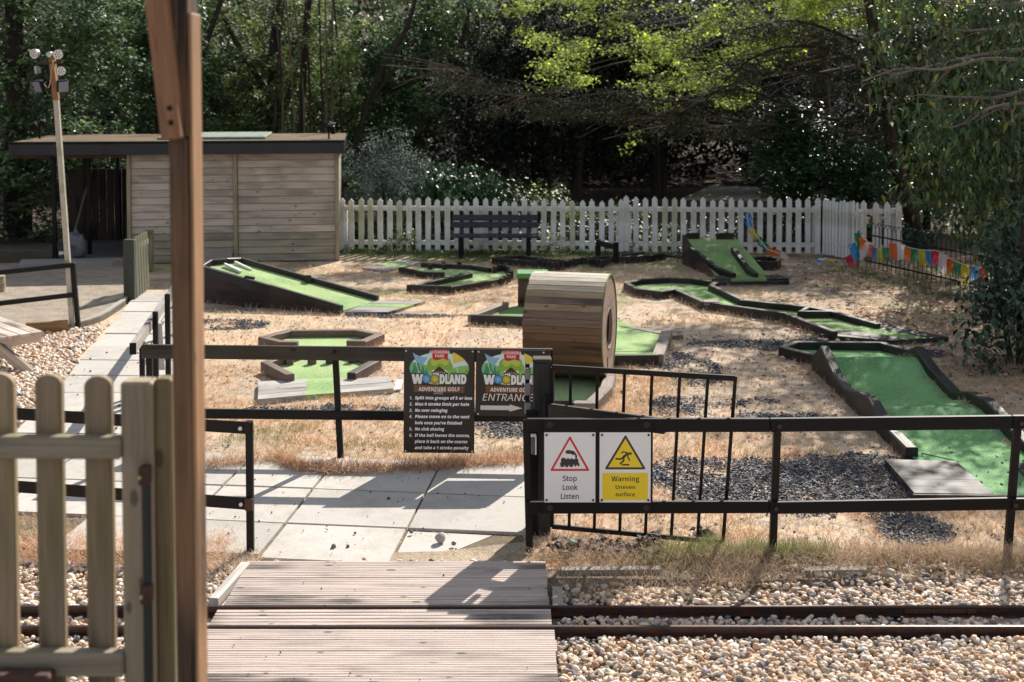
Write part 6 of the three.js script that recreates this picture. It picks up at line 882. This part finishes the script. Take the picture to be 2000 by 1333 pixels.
{
  const straw = [[0.8, 0.63, 0.45], [0.72, 0.53, 0.36], [0.62, 0.43, 0.29], [0.82, 0.7, 0.54], [0.5, 0.34, 0.23], [0.7, 0.62, 0.38]], list = [];
  const put = (x, z, len, up, c) => { const y = moundAt(x, z) - 0.002; list.push({ x, y, z, ry: rr(0, 6.28), rx: -up, rz: rr(-0.5, 0.5), sx: rr(0.0022, 0.0042) * (len > 0.09 ? 1.4 : 1), sy: len, sz: len, c }); };
  for (let i = 0; i < 105000; i++) {
    const d = i < 75000 ? Math.sqrt(rr(6.72 * 6.72, 11.5 * 11.5)) : Math.sqrt(rr(11.5 * 11.5, 17.6 * 17.6)), x = rr(-0.44, 0.44) * d, z = -d;
    if (blocked(x, z) || inPoly(x, z, GRAV)) continue;
    if (d > 11.5 && x < -0.27 * d) continue;
    const ch = chipsAt(x, z); if (ch > 0.25 && rnd() < 0.93) continue;
    const bare = smooth(0.46, 0.62, fbm(x * 1.1, z * 1.1, 4, 221)); if (rnd() < bare * 0.75 || rnd() < 0.7 * smooth(0.5, 0.66, fbm(x * 2.1 + 7, z * 3.1, 5, 227))) continue;
    const gin = smooth(0.45, 0.6, fbm(x * 4, z * 7, 4, 222)), c0 = straw[Math.floor(rnd() * 6)], k = rr(0.75, 1.15); let c = [c0[0] * k, c0[1] * k * (1 - 0.12 * gin), c0[2] * k * (1 - 0.2 * gin)];
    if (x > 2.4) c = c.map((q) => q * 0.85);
    const tuftK = rr(0.72, 1.3), nb = d < 11.5 ? 4 : 3; c = c.map((q) => q * tuftK);
    for (let j = 0; j < nb; j++) put(x + gauss() * 0.016, z + gauss() * 0.016, rr(0.035, 0.085) * (d > 11.5 ? 1.4 : 1), rr(0.0, 0.8), c);
  }
  // straw drifts against kerbs, posts and the paving edge
  const ging = [[0.62, 0.38, 0.23], [0.5, 0.28, 0.16], [0.7, 0.5, 0.32]];
  for (const ln of kerbLines) for (let i = 0; i < ln.length - 1; i++) { const a = ln[i], b = ln[i + 1], n = Math.round(Math.hypot(b[0] - a[0], b[1] - a[1]) * 170); for (let k = 0; k < n; k++) { const t = rnd(), o = Math.abs(gauss()) * 0.09 + 0.045, s = rnd() < 0.5 ? 1 : -1, L0 = Math.hypot(b[0] - a[0], b[1] - a[1]) || 1, x = lerp(a[0], b[0], t) - (b[1] - a[1]) / L0 * o * s, z = lerp(a[1], b[1], t) + (b[0] - a[0]) / L0 * o * s; if (blocked(x, z) || rnd() > 0.25 + fbm(x * 3, z * 3, 2, 611)) continue; const c = pick(ging), q = rr(0.7, 1.15); put(x, z, rr(0.05, 0.12), rr(0.1, 1.0), [c[0] * q, c[1] * q, c[2] * q]); } }
  const edge = [[-2.092,-8.363], [-1.633,-8.519], [-1.474,-8.319], [-1.239,-8.255], [-0.897,-8.276], [-0.521,-8.330], [-0.246,-8.418], [0.106,-8.474]];
  for (let i = 0; i < edge.length - 1; i++) for (let k = 0; k < 850; k++) { const t = rnd(), x = lerp(edge[i][0], edge[i + 1][0], t) + gauss() * 0.03, z = lerp(edge[i][1], edge[i + 1][1], t) + gauss() * 0.09 - 0.06, c = pick(ging), q = rr(0.8, 1.25); list.push({ x, y: rr(0, 0.05), z, ry: rr(0, 6.28), rx: -rr(0, 0.8), rz: rr(-0.5, 0.5), sx: 0.0035, sy: 0.1, sz: rr(0.05, 0.12), c: [c[0] * q, c[1] * q, c[2] * q] }); }
  for (let k = 0; k < 27000; k++) { const x = rr(0.1, 3.2), z = -6.76 - Math.abs(gauss()) * 0.16 + (rnd() < 0.55 ? rr(0, 0.6) * (1 - smooth(0.4, 2.2, x) * 0.7) : 0), c = pick(straw), q = rr(0.55, 1.0); if ((x < 0.24 && z > -6.78) || rnd() > 0.25 + 1.6 * smooth(0.4, 0.7, fbm(x * 2.6, z * 3, 3, 613))) continue; list.push({ x, y: rr(-0.01, 0.03), z, ry: rr(0, 6.28), rx: -rr(0, 0.9), rz: rr(-0.5, 0.5), sx: 0.003, sy: 0.1, sz: rr(0.05, 0.12), c: [c[0] * q, c[1] * q * 0.95, c[2] * q * 0.9] }); }
  for (let k = 0; k < 2500; k++) { const x = rr(-1.85, -1.4), z = rr(-6.9, -6.5), c = pick(straw); if (rnd() < smooth(-6.75, -6.45, z)) continue; list.push({ x, y: rr(-0.01, 0.02), z, ry: rr(0, 6.28), rx: -rr(0, 0.6), rz: 0, sx: 0.003, sy: 0.08, sz: rr(0.04, 0.09), c }); }
  for (let k = 0; k < 6000; k++) { const x = rr(-3.5, -1.6), z = -6.95 + gauss() * 0.22, c = pick(ging); list.push({ x, y: rr(-0.01, 0.03), z, ry: rr(0, 6.28), rx: -rr(0, 0.7), rz: 0, sx: 0.003, sy: 0.08, sz: rr(0.05, 0.1), c: c.map((q) => q * 1.2) }); }
  tag(scatter('dry_grass', BG, grassMat, list), 'short dead straw coloured grass over the course', 'grass');
}
{ // live grass
  const list = [], gs = [[0.24, 0.3, 0.07], [0.34, 0.34, 0.1], [0.16, 0.25, 0.05], [0.5, 0.43, 0.22]];
  const tuft = (x, z, r, n, h, cs) => { for (let k = 0; k < n; k++) { const c = pick(cs), q = rr(0.7, 1.2); list.push({ x: x + gauss() * r, y: -0.01, z: z + gauss() * r, ry: rr(0, 6.28), rx: -rr(0.5, 1.25), rz: rr(-0.3, 0.3), sx: 0.0035, sy: h, sz: h * rr(0.5, 1.15), c: [c[0] * q, c[1] * q, c[2] * q] }); } };
  for (const [px, py, n] of [[1320, 1085, 260], [1370, 1080, 420], [1430, 1078, 420], [1470, 1082, 300], [1500, 1088, 300], [1545, 1085, 380], [1590, 1082, 220], [1400, 1100, 200], [1280, 1075, 120], [1620, 1090, 90]]) { const p = [(px - 1000) / 2430 * 6.9, -6.9 + (py - 1090) * -0.006]; tuft(p[0], p[1], 0.07, n, 0.13, gs); }
  for (const p of [[-2.023,-9.165], [-1.858,-9.298], [-1.630,-9.435], [-1.162,-8.998], [-1.724,-9.100], [-0.897,-8.973], [0.000,-8.849]]) tuft(p[0], p[1], 0.12, 160, 0.05, gs);
  const wd = [[0.05, 0.12, 0.025], [0.08, 0.16, 0.035], [0.11, 0.17, 0.05]];
  for (let i = 0; i < 130; i++) { const px = rr(672, 1330); const p = [0.000,-19.097]; tuft((px - 1000) / 2430 * 18.9, -18.75 + rr(-0.1, 0.45) + (rnd() < 0.3 ? 0.4 : 0), 0.1, 42, rr(0.05, 0.15), wd); }
  for (let i = 0; i < 70; i++) { const t = rnd(); tuft(lerp(4.9, 5.9, t) + rr(-0.5, 0.2), lerp(-17, -14.4, t) + rr(-0.3, 0.5), 0.1, 30, rr(0.05, 0.12), wd); }
  tag(scatter('green_grass', BG, grassMat, list), 'patches of live green grass and weeds by the fences', 'grass');
  const wl = []; for (let i = 0; i < 2600; i++) { const px = rr(672, 1340), k = fbm(px * 0.02, 3, 2, 621); wl.push({ x: (px - 1000) / 2430 * 18.95, y: rr(0.0, 0.06 + 0.32 * smooth(0.45, 0.75, k)), z: -18.85 + rr(-0.12, 0.18), ry: rr(0, 6.28), rx: 0.4 + gauss() * 0.6, rz: gauss() * 0.6, s: rr(0.04, 0.085), c: pick(GR.mid).map((q) => q * rr(0.7, 1.2)) }); }
  tag(scatter('weeds', LG.oval, L.satin, wl), 'leafy green weeds growing along the foot of the white fence', 'weeds');
}
{ // bark chippings
  const list = [], g = new THREE.BoxGeometry(1, 1, 1); let tries = 0;
  while (list.length < 24000 && tries++ < 400000) { const d = Math.sqrt(rr(6.8 * 6.8, 14 * 14)), x = rr(-0.43, 0.44) * d, z = -d; const m = chipsAt(x, z); if (rnd() > m * 1.3 && !(rnd() < 0.012)) continue; if (blocked(x, z)) continue; const k = rr(0.5, 1.7), s = rr(0.007, 0.021); list.push({ x, y: moundAt(x, z) + rr(-0.002, 0.014), z, ry: rr(0, 6.28), rx: gauss() * 0.6, rz: gauss() * 0.6, sx: s * rr(0.7, 1.5), sy: s * 0.4, sz: s * rr(0.4, 0.9), c: rnd() < 0.03 ? [0.4, 0.38, 0.36] : [0.066 * k, 0.067 * k, 0.08 * k] }); }
  tag(scatter('bark_chippings', g, std(1, 1, 1, null, { roughness: 0.7 }), list), 'dark blue grey bark chippings spread in patches over the ground', 'chippings');
}
{ // dark low growth right behind the white fence
  const list = []; for (let i = 0; i < 15000; i++) { const z = rr(-19.15, -20.6), x = rr(-2.6, 6.6), k = fbm(x * 1.5 + 9, z * 2, 3, 651), c = pick(GR.laurel), b = rr(0.4, 1.1); list.push({ x, y: rr(0, 0.12 + 0.4 * k), z, ry: rr(0, 6.28), rx: 0.3 + gauss() * 0.6, rz: gauss() * 0.6, s: rr(0.06, 0.12), c: c.map((q) => q * b) }); }
  tag(scatter('ground_cover', LG.oval, L.satin, list), 'dark low leafy ground cover seen through the white fence', 'ground cover');
}
{ // crumbs of bark and grit on the slabs and the near carpet
  const list = [], g = new THREE.BoxGeometry(1, 0.6, 0.8), bit = (x, y, z, s) => { const k = rr(0.4, 1.6); list.push({ x, y, z, ry: rr(0, 6.28), rx: gauss() * 0.5, rz: gauss() * 0.5, s, c: rnd() < 0.3 ? [0.2 * k, 0.13 * k, 0.08 * k] : [0.04 * k, 0.038 * k, 0.04 * k] }); };
  for (let i = 0; i < 80; i++) { const x = rr(-2.2, 0.1), z = rr(-8.3, -6.82); bit(x, 0.03, z, rr(0.003, 0.01) * (rnd() < 0.1 ? 1.8 : 1)); }
  for (let i = 0; i < 90; i++) bit(rr(-4.2, -3.0), 0.026, rr(-12, -8.7), rr(0.006, 0.02));
  for (let i = 0; i < 60; i++) bit(rr(2.85, 3.65), 0.03, -8.0 - Math.pow(rnd(), 1.5) * 1.2, rr(0.005, 0.018));
  for (let i = 0; i < 30; i++) bit(rr(-1.4, 0.15), 0.048, rr(-6.7, -5), rr(0.003, 0.008));
  tag(scatter('debris', g, std(1, 1, 1, null, { roughness: 0.9 }), list), 'dark crumbs of bark lying on the slabs and the green carpet', 'debris');
  const st = []; for (let i = 0; i < 900; i++) { const L0 = rnd() < 0.5, z = -8.2 - rnd() * 3.1, x = (L0 ? 2.86 : 3.62) + (L0 ? 1 : -1) * Math.abs(gauss()) * 0.07; if (fbm(x * 5, z * 3, 2, 641) < 0.5) continue; const zz = z / 0.99, pr = zz < -11.3 ? 0.12 : zz < -11 ? 0.15 : zz < -10.6 ? 0.06 : zz < -10.1 ? 0.025 : zz < -9.5 ? 0.1 : zz < -9.25 ? 0.06 : 0.025; st.push({ x, y: pr + 0.012, z, ry: rr(0, 6.28), rx: -rr(0, 0.4), rz: 0, sx: 0.004, sy: 0.04, sz: rr(0.03, 0.07), c: [0.55, 0.33, 0.18] }); }
  tag(scatter('straw', BG, grassMat, st), 'ginger wisps of straw along the edges of the bumpy green carpet', 'straw');
}
{ // fallen leaves
  const list = [], cs = [[0.2, 0.11, 0.06], [0.3, 0.19, 0.11], [0.13, 0.07, 0.045], [0.42, 0.33, 0.24], [0.5, 0.45, 0.38]];
  for (let i = 0; i < 3200; i++) { const d = Math.sqrt(rr(11 * 11, 18.4 * 18.4)), x = rr(0.16, 0.42) * d, z = -d; if (blocked(x, z) || rnd() > smooth(0.15, 0.33, x / d)) continue; list.push({ x, y: rr(0.0, 0.02), z, ry: rr(0, 6.28), rx: gauss() * 0.35, rz: gauss() * 0.35, s: rr(0.04, 0.09), c: pick(cs).map((q) => q * rr(0.7, 1.3)) }); }
  for (let i = 0; i < 520; i++) { const c = [[1105, 1068, 0.06], [1170, 1075, 0.09], [1215, 1068, 0.06], [1260, 1060, 0.05], [1280, 1090, 0.05], [1390, 1105, 0.03]][i % 6], x = (c[0] - 1000) / 2430 * 6.95 + gauss() * c[2] * 1.3, z = -6.98 + (1075 - c[1]) * 0.006 + gauss() * c[2]; list.push({ x, y: rr(0.0, 0.045), z, ry: rr(0, 6.28), rx: gauss() * 0.6, rz: gauss() * 0.6, s: rr(0.03, 0.06), c: pick([[0.075, 0.045, 0.04], [0.11, 0.065, 0.055], [0.16, 0.1, 0.075]]) }); }
  tag(scatter('fallen_leaves', LG.round, L.matte, list), 'dead brown leaves scattered on the ground', 'leaves');
}
{ // pebbles
  const geos = [0, 1, 2, 3].map((k) => { const g = new THREE.SphereGeometry(1, 9, 6), p = g.attributes.position; for (let i = 0; i < p.count; i++) { const x = p.getX(i), y = p.getY(i), z = p.getZ(i), q = 0.8 + 0.45 * fbm(x * 1.4 + 7 + k * 5, y * 1.4 + z * 1.1 + 7, 2, 631 + k); p.setXYZ(i, x * q, y * q * 0.72, z * q * 0.82); } g.computeVertexNormals(); return g; });
  const cs = [[0.62, 0.49, 0.37], [0.68, 0.57, 0.45], [0.56, 0.41, 0.27], [0.5, 0.32, 0.19], [0.72, 0.64, 0.54], [0.46, 0.4, 0.35], [0.32, 0.29, 0.27], [0.15, 0.15, 0.17], [0.46, 0.3, 0.23], [0.6, 0.46, 0.34], [0.66, 0.54, 0.42], [0.28, 0.22, 0.18], [0.62, 0.49, 0.37], [0.7, 0.6, 0.5]];
  const lists = [[], [], [], []], far = [];
  const ok = (x, z, r) => !(x > -1.52 && x < 0.215 && z > -6.74) && Math.abs(z - RZ[0]) > 0.02 + r && Math.abs(z - RZ[1]) > 0.02 + r;
  for (let i = 0; i < 46000; i++) {
    const z = rr(-6.78, -4.55), x = rr(-4.4, 3.9), r = (0.0065 + 0.012 * Math.pow(rnd(), 1.2)) * (rnd() < 0.08 ? 1.35 : 1); if (!ok(x, z, r)) continue;
    if (z < -6.16 && x > 0 && rnd() < smooth(-6.2, -6.72, z) * 0.8 + 0.45 * (1 - smooth(1.0, 2.0, x)) * smooth(0.35, 0.55, fbm(x * 2.5, z * 4, 3, 645))) continue;
    const c = pick(cs), k = rr(0.85, 1.3); pick(lists).push({ x, y: (z > RZ[0] && z < RZ[1] ? -0.004 : 0) + rr(-0.008, 0.012), z, ry: rr(0, 6.28), rx: rr(-0.5, 0.5), rz: rr(-0.5, 0.5), sx: r * rr(0.9, 1.35), sy: r * rr(0.65, 1.1), sz: r * rr(0.75, 1.1), c: [c[0] * k, c[1] * k, c[2] * k] });
  }
  for (let i = 0; i < 9000; i++) { const x = rr(-5.9, -3.7), z = rr(-13.4, -9.3); if (!inPoly(x, z, GRAV)) continue; const c = pick(cs), k = rr(1.0, 1.4); pick(lists).push({ x, y: rr(-0.012, 0.012), z, ry: rr(0, 6.28), rx: 0, rz: rr(-0.4, 0.4), s: rr(0.012, 0.026), c: [c[0] * k, c[1] * k, c[2] * k] }); }
  const pm = std(1, 1, 1, null, { roughness: 0.75 });
  lists.forEach((l, i) => tag(scatter('gravel', geos[i], pm, l), ['rounded cream and brown pebbles of the track ballast and the gravel by the path', 'mixed tan pebbles lying among the ballast stones', 'flatter grey and buff pebbles in the ballast', 'small rounded pale stones of the gravel beds'][i], 'gravel'));
  // single stones lying on the slabs
  const rock = (px, py, r, c, label) => { const p = [-3.168,-7.588]; const d = 6560 / (py - 147) * 0.99, m = solo('stone', geos[Math.floor(rnd() * 4)].clone().scale(r, r * 1.1, r), std(...c, T.concrete, { roughness: 0.9 }), label, 'stone'); m.position.set((px - 1000) / 2430 * d, 0.02 + r * 0.5, -d); m.rotation.y = rr(0, 6); };
  rock(858, 1068, 0.036, [0.4, 0.37, 0.34], 'largest pale grey stone lying on the sandy edge of the paving'); rock(646, 1082, 0.017, [0.2, 0.17, 0.16], 'small dark stone near the left of the sandy paving edge'); rock(884, 1076, 0.015, [0.25, 0.21, 0.19], 'small brown stone just right of the pale grey stone'); rock(674, 1081, 0.012, [0.12, 0.1, 0.1], 'tiny flat dark stone right of the small dark stone'); rock(800, 1052, 0.012, [0.2, 0.18, 0.17], 'little grey stone at the joint between two front slabs');
  const bt = solo('bottle_fragment', new THREE.CylinderGeometry(0.014, 0.018, 0.05, 10), std(0.35, 0.5, 0.4, null, { roughness: 0.3 }), 'small pale green scrap among dead leaves under the warning signs', 'litter'); bt.position.set(0.343, 0.045, -6.96); bt.rotation.set(0.5, 0, 0.9);
  const wp = [-0.981,-10.674]; solo('paper_scrap', prism([[-1.016,-10.534], [-0.953,-10.569], [-0.964,-10.891], [-1.018,-10.891]], 0, 0.012), std(0.8, 0.78, 0.74), 'white sheet lying on the straw left of the rules sign', 'paper');
}
const GROUPS = { golf_hole: 'mini golf holes on the course', picket_fence: 'white picket fence panels', rail_fence: 'black rail fences round the course', broadleaf_tree: 'broadleaf trees behind the shed', yew_tree: 'dark yews behind the white fence', evergreen_bush: 'evergreen bushes on the right', stone: 'loose stones at the edge of the paving', bunting: 'strings of bunting', bunting_flag: 'scraps of bunting on the ground', floodlight: 'lamps on the shed roof', edging_strip: 'concrete edging strips by the track' };
for (const o of scene.children) { const g = GROUPS[o.name.replace(/_\d+$/, '')]; if (g) o.userData.group = g; }
scene.traverse((o) => { if (o.isMesh) { o.castShadow = true; o.receiveShadow = true; } });
renderer.render(scene, camera);
